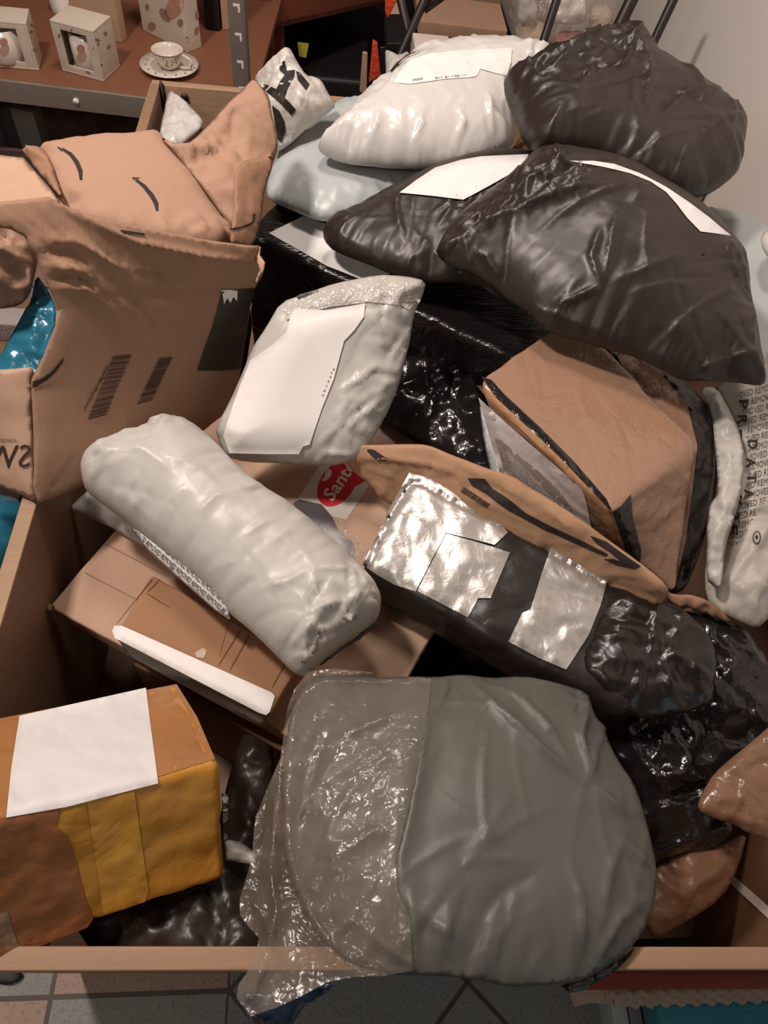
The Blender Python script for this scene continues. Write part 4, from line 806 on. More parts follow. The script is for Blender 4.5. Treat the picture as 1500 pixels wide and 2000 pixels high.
# ---------------------------------------------------------------- kraft mailer with arrows lying in the open box
root = empty('kraft_mailer', P(270, 420, .18), 'kraft paper mailer printed with two curved arrows on top of the open box', 'mailer')
J = bag('padded_body', [(72, 292), (90, 284), (140, 277), (200, 271), (260, 266), (304, 263), (318, 272), (345, 305), (380, 352), (412, 398), (435, 428), (464, 464), (452, 478), (400, 500), (270, 480), (160, 455), (120, 420), (108, 370), (88, 318)],
         [(72, 292, .25), (304, 263, .235), (464, 464, .185), (130, 430, .235), (270, 360, .235)], KRAFT, .022, .03, .032, .0055, (.0016, 9), (.001, 26), None, (.007, 34, .03), (.004, 16), parent=root, seed=57, folds=((20, .0022, .004, .04, None, 0), (12, .004, .004, .03, None, 0, [(72, 292), (110, 290), (150, 420), (110, 400)]), (14, .005, .004, .03, None, 0, [(300, 440), (464, 464), (400, 500)])), e=.6, flat=[[(150, 300), (300, 280), (400, 430), (200, 420)]])
def arrow(ob, pts, par, w=9):
    pts = np.array(pts, float); n = len(pts); L = []; Rr_ = []
    for i in range(n):
        t = pts[min(i+1, n-1)]-pts[max(i-1, 0)]; t /= np.linalg.norm(t); k = w*(.25+.75*math.sin(math.pi*min(1, (i+.6)/(n-.2))*.8)) if i < n-1 else w*.55
        L.append(pts[i]+np.array([-t[1], t[0]])*k/2); Rr_.append(pts[i]-np.array([-t[1], t[0]])*k/2)
    decal('printed_arc', ob, L+Rr_[::-1], INK, par, 5, 0, .0014)
arrow(J, [(121, 290), (138, 301), (150, 317), (157, 334), (158, 351)], J)
decal('printed_arrow_head', J, [(111, 286), (118, 288), (122, 296), (117, 293)], INK, J, 5, 0, .0014)
arrow(J, [(266, 351), (282, 364), (296, 381), (305, 397), (307, 411)], J)
decal('printed_arrow_head', J, [(257, 346), (276, 347), (262, 349), (268, 358)], INK, J, 5, 0, .0014)
bag('paper_fold', [(40, 290), (70, 283), (85, 290), (98, 318), (118, 372), (128, 398), (98, 368), (60, 320)], [(40, 290, .25), (75, 285, .262), (122, 392, .262), (60, 320, .25)], KRAFT_DARK, .006, .006, .02, .005, (.007, 20), parent=root, seed=58, folds=((14, .006, .004, .03, None, 0),))
fl = bag('paper_flap', [(304, 264), (330, 272), (345, 280), (362, 284), (390, 262), (420, 228), (450, 198), (470, 178), (494, 150), (508, 168), (527, 192), (530, 220), (541, 260), (543, 290), (536, 306), (528, 330), (515, 380), (508, 420), (497, 470), (480, 482), (446, 476), (462, 462), (430, 412), (400, 372), (360, 320)],
         [(304, 264, .25), (362, 284, .25), (494, 150, .275), (530, 200, .265), (543, 290, .215), (497, 470, .165), (446, 476, .18), (400, 372, .225), (440, 280, .235), (470, 380, .215)], KRAFT, .004, .003, .02, .006, (.005, 12), (.0015, 30), None, None, (.004, 18),
         creases=[([(345, 310), (370, 322), (420, 305), (450, 270), (458, 210)], -.014, .010), ([(362, 284), (372, 300), (370, 320)], .008, .006), ([(340, 300), (400, 295), (440, 290)], .008, .006), ([(400, 370), (450, 380), (490, 320)], .004, .010), ([(430, 410), (450, 440), (470, 470)], .008, .008), ([(440, 400), (445, 440), (444, 470)], .006, .005), ([(415, 390), (440, 420), (460, 430)], -.005, .005)], parent=root, seed=59, folds=((40, .0045, .005, .06, None, 0), (18, .006, .004, .03, None, 0, [(345, 290), (450, 260), (440, 310), (360, 320)])))
bag('folded_flap', [(476, 314), (500, 310), (537, 303), (530, 332), (516, 385), (508, 425), (498, 470), (490, 480), (470, 482), (446, 478), (450, 450), (455, 425), (458, 350), (462, 330)], [(476, 314, .250), (537, 303, .236), (498, 470, .185), (446, 476, .206), (462, 400, .234)], KRAFT_DARK, .003, .002, .02, .006, (.002, 12), rnd=0, parent=root, seed=60)
decal('printed_arc', [q for q in bpy.data.objects if q.name == 'folded_flap'], [(449, 446), (470, 443), (490, 435), (495, 428), (494, 420), (499, 416), (498, 432), (490, 440), (470, 447), (450, 450)], INK, root, 5, 0, .0014)

# ---------------------------------------------------------------- mailers at the back
o = bag('white_mailer', [(330, 170), (342, 180), (365, 200), (398, 232), (392, 250), (380, 262), (345, 290), (310, 300), (312, 262), (318, 225)], [(330, 170, -.008), (398, 232, -.02), (310, 300, -.03)], WHITE_FILM, .012, .03, .04, .007, (.006, 13), creases=[([(358, 205), (352, 225), (356, 242)], -.008, .005)], seed=61, folds=((16, .006, .005, .035, 80, 30),))
tag(o, 'small white mailer in the back left corner of the crate', 'mailer')

root = empty('pale_grey_mailer', P(690, 350, .06), 'pale blue-grey mailer lying under the shiny white mailer', 'mailer')
E_ = bag('film', [(519, 366), (526, 330), (545, 292), (565, 265), (600, 236), (640, 212), (690, 193), (760, 200), (900, 310), (890, 345), (850, 352), (790, 378), (710, 412), (655, 430), (620, 428), (570, 408), (522, 388)], [(519, 370, .085), (640, 430, .085), (690, 195, .11), (890, 340, .10)], COOL_FILM, .030, .03, .06, .0065, (.0035, 9), (.001, 24), None, (.005, 30, .04), (.004, 14), parent=root, seed=62, folds=((12, .0025, .004, .07, None, 0),), e=.7)
root = empty('printed_mailer', P(570, 260, .06), 'crumpled white plastic mailer with bold black printing behind the pale blue-grey mailer', 'mailer')
F_ = bag('film', [(494, 152), (510, 135), (535, 110), (553, 96), (560, 90), (568, 95), (580, 120), (598, 147), (612, 148), (628, 155), (640, 180), (658, 205), (640, 225), (600, 250), (560, 285), (530, 300), (520, 240), (505, 180)], [(494, 152, .17), (560, 90, .25), (655, 205, .16), (540, 300, .12), (570, 180, .2)], film('white_crisp_film', (.66, .62, .57), .32, .3, 16, .3), .018, .03, .04, .0055, (.010, 14), (.003, 34), None, (.006, 40, .03), creases=[([(560, 92), (562, 115), (575, 138)], .01, .006), ([(540, 120), (550, 145), (580, 140)], -.008, .005)], parent=root, seed=63, folds=((36, .008, .006, .04, None, 0),))
decal('black_print', F_, [(546, 124), (556, 118), (560, 138), (576, 136), (575, 148), (562, 172), (556, 190), (578, 214), (570, 226), (545, 200), (512, 172), (516, 163), (540, 174), (546, 160), (556, 146), (546, 136)], INK, F_, 5, 0, .0014)
decal('black_print', F_, [(578, 138), (586, 142), (605, 164), (598, 176), (582, 156)], INK, F_, 5, 0, .0014)
decal('black_print', F_, [(531, 206), (545, 216), (556, 238), (558, 256), (550, 278), (542, 272)], INK, F_, 5, 0, .0014)

root = empty('black_mailer', P(800, 480, .05), 'black plastic mailer with a white label, lying flat beside the white mailer', 'mailer')
D_ = bag('film', [(630, 448), (640, 431), (690, 405), (740, 382), (790, 358), (850, 326), (930, 304), (1010, 298), (1060, 302), (1080, 400), (1060, 520), (990, 592), (965, 580), (940, 560), (905, 553), (860, 552), (800, 546), (740, 526), (690, 508), (650, 490), (633, 470)], [(630, 455, .095), (1040, 300, .185), (960, 580, .11), (800, 360, .14)], BLACK_MATT, .036, .03, .06, .0046, (.0028, 8), (.0005, 26), None, (.006, 32, .05), (.005, 14),
         creases=[([(790, 385), (775, 430), (780, 470), (800, 510)], .006, .006), ([(860, 395), (880, 440), (850, 480)], .006, .006), ([(880, 400), (930, 440), (960, 430)], -.008, .008), ([(840, 450), (880, 430), (900, 400)], .006, .005), ([(860, 480), (900, 500), (940, 500)], .007, .006), ([(900, 550), (930, 520), (985, 590)], .008, .006)], flat=[[(778, 376), (850, 325), (940, 306), (1032, 302), (1020, 325), (950, 365), (905, 390)]], parent=root, seed=64, folds=((14, .003, .0035, .07, None, 0), (22, .006, .0034, .035, None, 0, [(900, 400), (1000, 400), (990, 590), (900, 550)])), e=.66)
decal('address_label', D_, [(780, 376), (812, 352), (850, 327), (900, 312), (940, 305), (1032, 301), (1026, 318), (1010, 332), (950, 366), (905, 390), (850, 383)], WHITE_PAPER, root, 7, 14, .004, label='white paper label')

root = empty('black_mailer', P(1180, 560, .06), 'largest black mailer with a curved white label along its top edge, at the right', 'mailer')
C_ = bag('film', [(850, 492), (858, 472), (885, 430), (930, 385), (965, 362), (1000, 340), (1022, 318), (1040, 296), (1060, 286), (1090, 286), (1150, 290), (1200, 300), (1250, 322), (1300, 348), (1340, 372), (1385, 408), (1435, 460), (1452, 482), (1466, 525), (1470, 590), (1480, 650), (1494, 715), (1498, 745), (1484, 754), (1440, 746), (1390, 742), (1330, 744), (1285, 720), (1240, 696), (1180, 678), (1120, 660), (1072, 648), (1048, 632), (1020, 606), (1000, 590), (975, 570), (930, 540), (880, 520)],
         [(850, 490, .165), (1060, 286, .26), (1440, 462, .235), (1497, 745, .145), (1330, 744, .14), (1060, 640, .145), (960, 560, .15), (1200, 480, .22)], BLACK_MATT, .042, .035, .09, .0044, (.0028, 7), (.0005, 26), None, (.008, 28, .05), (.007, 12),
         creases=[([(1165, 585), (1150, 560), (1140, 530), (1160, 470)], .008, .007), ([(1165, 585), (1120, 600), (1075, 615)], .009, .006), ([(1165, 585), (1230, 560), (1330, 520)], .005, .012), ([(1200, 430), (1180, 480), (1165, 585)], .007, .010), ([(1050, 305), (1075, 360), (1130, 380)], .008, .006), ([(1000, 390), (1050, 380), (1090, 345)], .009, .006), ([(1060, 400), (1080, 360), (1075, 330)], .008, .005), ([(870, 490), (940, 460), (1000, 440), (1080, 415), (1200, 385)], .008, .010), ([(890, 460), (930, 440), (960, 470)], .008, .006), ([(920, 500), (950, 520), (980, 560)], .008, .006), ([(1120, 380), (1200, 360), (1280, 360)], .004, .006), ([(1100, 370), (1180, 350), (1250, 340)], .004, .006),
                  ([(1330, 742), (1400, 715), (1490, 700)], .007, .008), ([(1390, 470), (1430, 520), (1465, 590)], .005, .008), ([(1000, 590), (1060, 620), (1180, 660)], .005, .006), ([(1210, 600), (1290, 580), (1340, 590)], .003, .010)],
         bumps=[(1070, 360, .015, .05)], flat=[[(1112, 315), (1200, 322), (1270, 348), (1330, 385), (1428, 458), (1370, 452), (1320, 395), (1270, 355), (1210, 335)]], parent=root, seed=65, folds=((16, .0035, .004, .10, None, 0), (44, .006, .0034, .035, None, 0, [(1000, 340), (1110, 300), (1130, 400), (1000, 440), (900, 480)]), (14, .004, .0035, .05, None, 0, [(1380, 480), (1450, 480), (1490, 740), (1440, 700)])), e=.72)
decal('address_label', C_, [(1112, 314), (1160, 314), (1200, 320), (1250, 338), (1300, 364), (1345, 394), (1385, 424), (1428, 460), (1400, 456), (1368, 452), (1342, 425), (1320, 396), (1300, 374), (1270, 354), (1230, 338), (1180, 326)], WHITE_PAPER, root, 7, 6, .002, label='white paper label')
decal('small_hole', C_, ell(1374, 496, 4, 3, 0, 12), BLACK_PLASTIC, root, 4, 0, .001)

root = empty('white_mailer', P(850, 250, .11), 'glossy white plastic mailer with a white label, topmost at the back', 'mailer')
A_ = bag('film', [(618, 293), (632, 270), (655, 243), (690, 208), (730, 176), (760, 156), (778, 135), (806, 112), (850, 98), (900, 93), (985, 88), (1010, 95), (1050, 100), (1082, 108), (1075, 130), (1050, 160), (1020, 205), (1008, 240), (1004, 272), (998, 288), (965, 303), (935, 314), (890, 322), (830, 325), (760, 322), (700, 320), (640, 306)],
         [(618, 293, .15), (1000, 285, .165), (1082, 108, .225), (806, 112, .19), (830, 200, .185)], WHITE_FILM, .056, .035, .085, .0055, (.0028, 9), (.0006, 28), None, (.009, 34, .045), (.005, 14),
         creases=[([(735, 240), (760, 215), (780, 170)], .005, .008), ([(935, 140), (950, 160), (975, 185)], .006, .005), ([(720, 315), (735, 290), (740, 270)], .008, .006), ([(800, 320), (820, 290), (815, 270)], .008, .006), ([(880, 318), (900, 285), (890, 265)], .009, .006), ([(960, 300), (950, 270), (945, 230)], .008, .006), ([(1000, 285), (985, 240), (970, 190)], .006, .006), ([(660, 300), (680, 270), (720, 240)], .006, .008), ([(1020, 110), (1030, 140), (1010, 190)], .006, .005), ([(1050, 105), (1035, 135), (1030, 160)], -.006, .005)], parent=root, seed=66, folds=((34, .0035, .004, .05, 65, 35),), e=.62)
al = decal('address_label', A_, [(768, 160), (780, 140), (800, 117), (840, 104), (900, 98), (1000, 93), (998, 120), (990, 148), (965, 142), (938, 134), (932, 148), (920, 151), (870, 154), (800, 164)], CREAM_PAPER, root, 7, 5, .0022, label='white paper label')
text('small_print', A_, 'a--- a- --aa ---', [(850, 154), (912, 148), (911, 144), (850, 150)], GREY_INK, al, .003)
text('small_print', A_, 'aaaaa', [(806, 158), (826, 155), (826, 151), (806, 154)], GREY_INK, al, .003)
decal('black_print', A_, [(760, 140), (775, 122), (795, 106), (816, 98), (822, 100), (812, 106), (795, 112), (780, 126), (764, 142)], INK, root, 6, 0, .002)

root = empty('black_sack', P(1220, 300, .2), 'bulky black plastic bag at the top right against the white wall', 'bag')
B_ = bag('film', [(983, 168), (985, 152), (1000, 143), (1016, 141), (1040, 122), (1062, 110), (1100, 100), (1138, 90), (1180, 74), (1215, 68), (1248, 72), (1270, 92), (1290, 120), (1320, 150), (1360, 176), (1400, 202), (1435, 232), (1452, 256), (1450, 300), (1448, 325), (1430, 348), (1405, 366), (1365, 378), (1320, 380), (1250, 345), (1180, 305), (1120, 290), (1062, 292), (1040, 282), (1018, 250), (1008, 222), (996, 198)],
         [(983, 170, .25), (1448, 300, .23), (1220, 70, .30), (1100, 292, .245), (1365, 378, .22)], BLACK_MATT, .058, .05, .085, .005, (.003, 8), (.0006, 24), None, (.010, 28, .05), (.007, 12),
         creases=[([(1000, 160), (1060, 165), (1120, 130), (1160, 95)], .012, .010), ([(1080, 170), (1110, 140), (1150, 120), (1200, 90)], .012, .008), ([(1140, 200), (1190, 190), (1210, 150)], .012, .006), ([(1210, 100), (1208, 140), (1200, 180)], .010, .006), ([(1090, 170), (1130, 185), (1190, 200)], -.010, .008), ([(1020, 200), (1060, 190), (1090, 165)], .009, .006), ([(1100, 240), (1130, 200), (1135, 180)], .006, .006), ([(1280, 130), (1330, 200), (1350, 290)], .005, .012), ([(1240, 300), (1310, 240), (1370, 230)], .006, .010), ([(1300, 350), (1360, 300), (1440, 260)], .006, .010), ([(1380, 220), (1400, 270), (1395, 320)], .005, .008), ([(1230, 280), (1240, 200), (1215, 110)], .008, .010)], parent=root, seed=67, folds=((24, .004, .005, .09, 40, 30), (60, .006, .0035, .035, None, 0, [(983, 168), (1062, 110), (1215, 68), (1225, 200), (1130, 215), (1080, 190), (1030, 240)])), e=.55)
o = bag('cardboard_slip', [(965, 330), (990, 300), (1005, 285), (1020, 262), (1045, 290), (1050, 310), (1000, 330)], [(965, 330, .13), (1020, 262, .13), (1045, 310, .13)], CARD_DARK, .01, .06, .02, .006, (.002, 12), rnd=0, seed=68)
tag(o, 'brown cardboard corner in the gap between the white mailer and the black bag', 'cardboard')

# ---------------------------------------------------------------- shelf at the back left
ZS = -.15
s0, s1 = P(0, 158, ZS), P(288, 193, ZS); ex = (s1-s0)/np.linalg.norm(s1-s0); ey = np.array([-ex[1], ex[0], 0])
def SH(a, b, z): return s1+ex*a+ey*b+np.array([0, 0, z])
def hb(name, a0, a1, b0, b1, z0, z1, mat, par, r=.002): 
    q = [(a0, b0), (a1, b0), (a1, b1), (a0, b1)]
    return hexa(name, [SH(a, b, z0) for a, b in q], [SH(a, b, z1) for a, b in q], mat, r, .4, (0, 8), par)
root = empty('metal_shelf_rack', SH(-.5, .4, -.6), 'brown shelf with a galvanised steel edge behind the back left corner of the crate', 'shelf')
hb('shelf_board', -1.6, .27, .004, .75, -.02, 0, SHELF_BROWN, root)
rail = hb('edge_rail', -1.6, .27, -.004, .006, -.052, .003, STEEL, root, .001)
hb('rear_panel', -1.6, .27, .75, .765, -.6, .75, RED_BROWN, root)
hb('lower_shelf_board', -1.6, .27, .004, .75, -.40, -.38, SHELF_BROWN, root)
up = hb('upright', .232, .268, -.012, -.006, -.6, .62, STEEL, root, .001)
hb('upright_flange', .268, .272, -.012, .03, -.6, .62, STEEL, root, .001)
q = P(150, 201, ZS-.02)
tube('bolt', [SH(-.19, -.004, -.026), SH(-.19, -.010, -.026)], .008, CREAM_PAPER, root)
for k in range(8):
    z = .06+.062*k
    hb('slot', .246, .262, -.0128, -.0118, z, z+.006, CREAM_PAPER, root, .0005); hb('slot', .257, .262, -.0128, -.0118, z-.012, z, CREAM_PAPER, root, .0005)

FLORAL = film('printed_card', (.64, .56, .46), .4, .08, 14)
PRINT = flatmat('brown_print', (.33, .20, .13), .6)
PINKP = flatmat('pink_print', (.50, .26, .18), .6)
CHINA = film('bone_china', (.72, .64, .57), .18, .02, 10, .1, .5, .02)
rs = random.Random(5)
def window_box(BL, BR, BR2, ptop, label):
    a, b_, c = P(*BL, ZS+.001), P(*BR, ZS+.001), P(*BR2, ZS+.001); d = a+c-b_
    h = height_at(b_, ptop)-ZS; up_ = np.array([0, 0, h]); root = empty('gift_box', (a+c)/2, label, 'box', None)
    bl = lambda u, v, w_: a*(1-u)*(1-v)+b_*u*(1-v)+c*u*v+d*(1-u)*v+up_*w_
    def slab(nm, u0, u1, v0, v1, w0, w1, m_):
        q = [(u0, v0), (u1, v0), (u1, v1), (u0, v1)]
        return hexa(nm, [bl(x, y, w0) for x, y in q], [bl(x, y, w1) for x, y in q], m_, .001, .05, (0, 8), root)
    parts = [slab('base', 0, 1, 0, 1, 0, .05, FLORAL), slab('lid', 0, 1, .0, 1, .95, 1, FLORAL), slab('side', 0, .05, 0, 1, .05, .95, FLORAL), slab('side', .95, 1, 0, 1, .05, .95, FLORAL), slab('back', .05, .95, .95, 1, .05, .95, FLORAL)]
    fr = [slab('front_frame', .05, .2, 0, .04, .05, .95, FLORAL), slab('front_frame', .8, .95, 0, .04, .05, .95, FLORAL), slab('front_frame', .2, .8, 0, .04, .05, .16, FLORAL), slab('front_frame', .2, .8, 0, .04, .86, .95, FLORAL)]
    for k in range(9):
        ob = parts[3] if k < 5 else fr[k % 4]; ct = ob.data.vertices; vs, _ = world_tris(ob)
        p = vs[rs.randrange(len(vs))]*.5+vs.mean(0)*.5; u = proj(p); u = u+np.array([rs.uniform(-6, 6), rs.uniform(-8, 8)])
        decal('print', ob, ell(u[0], u[1], rs.uniform(2, 4), rs.uniform(3, 6), rs.uniform(0, 3), 9), PRINT, root, 4, 0, .0006)
    m0 = bl(.5, .5, .06); R_ = .33*np.linalg.norm(b_-a); hm = .72*h
    mug = lathe('mug', m0, [(R_*.9, 0), (R_, .006), (R_, hm), (R_*.93, hm), (R_*.9, .01)], CHINA, None, 32)
    u = proj(bl(.5, .15, .45)); return root, mug, u
def mug_tag(mg, u, lab):
    r = empty('mug', WLOC[mg.name], lab, 'mug'); v, f = world_tris(mg); bpy.data.objects.remove(mg)
    body = mesh_obj('mug_body', v, f, CHINA, r)
    decal('painted_figure', body, ell(u[0], u[1]-6, 8, 8, 0, 14), PINKP, r, 4, 0, .0008); decal('painted_figure', body, ell(u[0]+2, u[1]+10, 9, 13, .2, 16), flatmat('pale_pink_print', (.48, .34, .27), .5), r, 4, 0, .0006)
g, mg, u = window_box((122, 138), (203, 160), (235, 129), 62, 'printed gift box with a window holding a mug, beside the teacup on the shelf'); mug_tag(mg, u, 'white mug painted with a figure inside the gift box nearest the teacup')
g, mg, u = window_box((-40, 128), (77, 138), (82, 108), 47, 'printed gift box with a mug inside, cut off by the left edge on the shelf'); mug_tag(mg, u, 'white mug inside the gift box at the left edge of the shelf')
# tall printed box, plate, carton behind
a, b_, c = P(279, 58, ZS), P(366, 104, ZS), P(394, 92, ZS); d = a+c-b_
root = empty('gift_box', (a+c)/2, 'tall pale printed box standing behind the teacup', 'box')
tb = hexa('board', [a, b_, c, d], [q+np.array([0, 0, .30]) for q in (a, b_, c, d)], FLORAL, .002, .05, (0, 8), root)
for (x, y, r1, r2, an) in [(340, 15, 16, 26, .5), (322, 30, 8, 16, -.6), (352, 45, 6, 8, 0), (296, 52, 8, 9, 0), (385, 30, 4, 9, 0), (384, 60, 4, 9, .3), (365, 78, 4, 6, 0), (287, 14, 4, 7, 0)]:
    decal('print', tb, ell(x, y, r1, r2, an, 14), PRINT if r1 < 12 else PINKP, root, 5, 0, .001)
pc = P(153, 30, ZS); 
root = empty('plate', pc, 'round white plate painted with figures standing at the back of the shelf', 'plate')
ax_ = np.array([-.1, -.85, .5]); ax_ /= np.linalg.norm(ax_); cc = PY(152, -2, pc[1]+.02)
pl = lathe('dish', cc, [(.052, -.006), (.058, -.004), (.082, .006), (.083, .008), (.058, .000), (.0, -.001)], CHINA, root, 40, ax_)
decal('painted_figure', pl, ell(140, 8, 7, 10, .2, 14), PINKP, root, 4, 0, .001); decal('painted_figure', pl, ell(160, 12, 8, 14, 0, 14), PRINT, root, 4, 0, .001)
a, b_, c = P(150, 74, ZS), P(238, 84, ZS), P(250, 76, ZS); d = a+c-b_
o = hexa('cardboard_box', [a, b_, c, d], [q+np.array([0, 0, .26]) for q in (a, b_, c, d)], CARD, .003, .05); tag(o, 'brown cardboard box at the back of the shelf behind the gift box', 'box')
a, b_ = P(402, 58, ZS), P(430, 62, ZS)
o = hexa('black_case', [a, b_, b_+ey*.12, a+ey*.12], [q+np.array([0, 0, .36]) for q in (a, b_, b_+ey*.12, a+ey*.12)], BLACK_PLASTIC, .003, .1); tag(o, 'black case standing at the back right of the shelf', 'case')
a, b_ = P(434, 58, ZS), P(466, 62, ZS)
o = hexa('brown_board', [a, b_, b_+ey*.05, a+ey*.05], [q+np.array([0, 0, .36]) for q in (a, b_, b_+ey*.05, a+ey*.05)], CARD, .003, .1); tag(o, 'brown board standing beside the black case on the shelf', 'board')
# teacup and saucer
sc_ = P(332, 136, ZS); 
root = empty('saucer', sc_, 'round white saucer with small printed leaves under the teacup', 'saucer')
sd_ = lathe('dish', sc_, [(.040, .001), (.045, .003), (.078, .014), (.079, .016), (.045, .0065), (.0, .006)], CHINA, root, 48)
for k in range(14):
    t = k*2*math.pi/14+.2; u = proj(sc_+np.array([.063*math.cos(t), .063*math.sin(t), .014])); decal('leaf_print', sd_, ell(u[0], u[1], 2.4, 1.8, t, 8), PRINT, sd_, 3, 0, .001)
root = empty('teacup', sc_+np.array([0, 0, .007]), 'white teacup with small leaf print and gold-brown rim standing on the saucer', 'cup')
cz = sc_+np.array([0, 0, .007]); top_h = height_at(sc_, 96)-cz[2]
kk = top_h/.062
cup = lathe('cup_body', cz, [(.020, 0), (.022, .004*kk), (.030, .014*kk), (.035, .03*kk), (.038, .048*kk), (.0435, .062*kk), (.042, .062*kk), (.036, .048*kk), (.032, .028*kk), (.026, .014*kk), (.0, .010*kk)], CHINA, root, 48)
lathe('cup_rim', cz, [(.0424, .0618*kk), (.0440, .0618*kk), (.0440, .0632*kk), (.0424, .0632*kk)], PRINT, root, 48, None, False)
tube('handle', [cz+np.array([.036+.030*math.sin(t), -.012-.01*math.sin(t), (.032+.022*math.cos(t))*kk]) for t in np.linspace(-.1, 3.3, 14)], .0035, CHINA, root, 10)
for k in range(26):
    x, y = rs.uniform(302, 352), rs.uniform(112, 146); decal('leaf_print', cup, ell(x, y, 2.2, 1.6, rs.uniform(0, 3), 8), PRINT, cup, 3, 0, .001)
# things under the shelf
ZL = -.53
def bin_(px0, px1, pyt, label, seed):
    a, b_ = P(px0, 285, -.36), P(px1, 300, -.36); h = .17; a = a.copy(); b_ = b_.copy()
    root = empty('storage_bin', drop((a+b_)/2+ey*.15, ZL), label, 'bin'); m_ = film('cloudy_plastic', (.30, .21, .18), .3, .1, 8, .2, .5, .05, alpha=.10)
    q = [a, b_, b_+ey*.3, a+ey*.3]
    for i in range(4):
        p0, p1 = q[i], q[(i+1) % 4]; n_ = np.array([-(p1-p0)[1], (p1-p0)[0], 0]); n_ *= .004/np.linalg.norm(n_)
        hexa('wall', [drop(x, ZL) for x in (p0, p1, p1+n_, p0+n_)], [drop(x, ZL+h) for x in (p0, p1, p1+n_, p0+n_)], m_, .001, .1, (0, 8), root)
    hexa('bottom', [drop(x, ZL) for x in q], [drop(x, ZL+.004) for x in q], m_, .001, .1, (0, 8), root)
    tube('rim', [drop(x, ZL+h) for x in q+[q[0]]], .006, m_, root, 8)
    return q
q1 = bin_(-70, 120, 215, 'cloudy clear storage bin under the shelf at the left', 1)
q2 = bin_(140, 262, 235, 'second cloudy storage bin under the shelf, next to the crate corner', 2)
def small_box(px, py, z, wd, dp, ht, mat, rot, label, cat, name):
    c = P(px, py, z); a = math.radians(rot); u = np.array([math.cos(a), math.sin(a), 0]); v = np.array([-u[1], u[0], 0])
    q = [c-u*wd/2-v*dp/2, c+u*wd/2-v*dp/2, c+u*wd/2+v*dp/2, c-u*wd/2+v*dp/2]
    o = hexa(name, q, [x+np.array([0, 0, ht]) for x in q], mat, .002, .05); tag(o, label, cat); return o
small_box(66, 285, ZL+.006, .10, .05, .13, SILVER_FILM, -12, 'small white carton standing in the left storage bin', 'carton', 'white_carton')
small_box(12, 285, ZL+.006, .10, .07, .14, film('slate_card', (.16, .17, .18), .5, .1), -30, 'grey-blue pack leaning in the left storage bin', 'pack', 'grey_pack')
small_box(12, 215, ZL, .12, .04, .28, CREAM_PAPER, -14, 'pale pink box standing behind the left storage bin', 'box', 'pale_box')
root = empty('side_shelf', P(10, 650, -.42), 'dark shelf stand seen low behind the torn side of the open box', 'shelf')
box('shelf_board', (-.95, .86, -.34), (-.50, 1.35, -.32), CARD_DARK, .002, .3, root); box('leg', (-.93, .88, -.75), (-.90, .91, -.34), BLACK_METAL, .002, .5, root); box('leg', (-.55, 1.31, -.75), (-.53, 1.34, -.34), BLACK_METAL, .002, .5, root)
sy0, sy1 = P(25, 634, -.27)[1], P(25, 600, -.27)[1]
sb = box('speckled_board', (-.95, sy0, -.32), (-.50, sy1, -.27), film('speckled_grey', (.36, .31, .30), .8, .5, 90), .004, .1); tag(sb, 'grey speckled block lying on the side shelf behind the torn open box', 'block')

# ---------------------------------------------------------------- dark rack at the back
root = empty('storage_rack', PY(640, 150, 2.75)*np.array([1, 1, 0])+np.array([0, 0, -.75]), 'dark red-brown storage rack in the background behind the mailers', 'rack')
def slab_px(nm, pts, Y, dpt, mat, par, r=.004):
    q = [PY(*p, Y) for p in pts]; dv = np.array([0, dpt, 0])
    return hexa(nm, [q[0], q[1], q[1]+dv, q[0]+dv], [q[3], q[2], q[2]+dv, q[3]+dv], mat, r, .4, (0, 8), par)
bA, bB = PY(530, 58, 2.62), PY(780, 0, 3.15)
dirb = bB-bA; nrm = np.array([-dirb[1], dirb[0], 0]); nrm /= np.linalg.norm(nrm)
hexa('front_beam', [bA, bB, bB+nrm*.03, bA+nrm*.03], [x+np.array([0, 0, .16]) for x in (bA, bB, bB+nrm*.03, bA+nrm*.03)], RED_BROWN, .003, .3, (0, 8), root)
hexa('upper_shade_board', [bA, bB, bB+nrm*.6, bA+nrm*.6], [x+np.array([0, 0, .02]) for x in (bA, bB, bB+nrm*.6, bA+nrm*.6)], RED_BROWN, .003, .5, (0, 8), root)  # board added behind the beam to shade the space below it
box('post', (bA[0]-.035, bA[1]-.01, -.75), (bA[0]+.005, bA[1]+.04, bA[2]+.16), RED_BROWN, .003, .5, root)
box('lower_board', (-.12, 2.62, -.75), (.75, 3.4, -.73), BLACK_PLASTIC, .003, .5, root)
box('back_board', (-.3, 3.5, -.75), (1.0, 3.54, .6), BLACK_PLASTIC, .003, .5, root)
box('divider', (.34, 2.85, -.73), (.37, 3.3, bA[2]), BLACK_PLASTIC, .003, .5, root)
t = box('black_tote', (-.14, 2.75, -.729), (.16, 3.15, -.43), BLACK_PLASTIC, .02, .05); 
rt = empty('tote', (0.01, 2.95, -.729), 'black tote with a yellow label in the dark rack', 'tote'); v, f = world_tris(t); bpy.data.objects.remove(t); t = mesh_obj('tote_body', v, f, BLACK_PLASTIC, rt)
yl = [PY(581, 83, 2.745), PY(603, 86, 2.745), PY(598, 113, 2.745), PY(584, 110, 2.745)]
mesh_obj('label_card', yl+[q+np.array([0, .004, 0]) for q in yl], [(0, 1, 2, 3), (7, 6, 5, 4), (0, 4, 5, 1), (1, 5, 6, 2), (2, 6, 7, 3), (3, 7, 4, 0)], flatmat('yellow_card', (.52, .50, .06), .6), rt, False)
o = slab_px('grey_board', [(702, 180), (716, 186), (718, 104), (708, 102)], 2.4, .012, CARD, None); tag(o, 'narrow grey-brown board standing beside the orange strip', 'board')
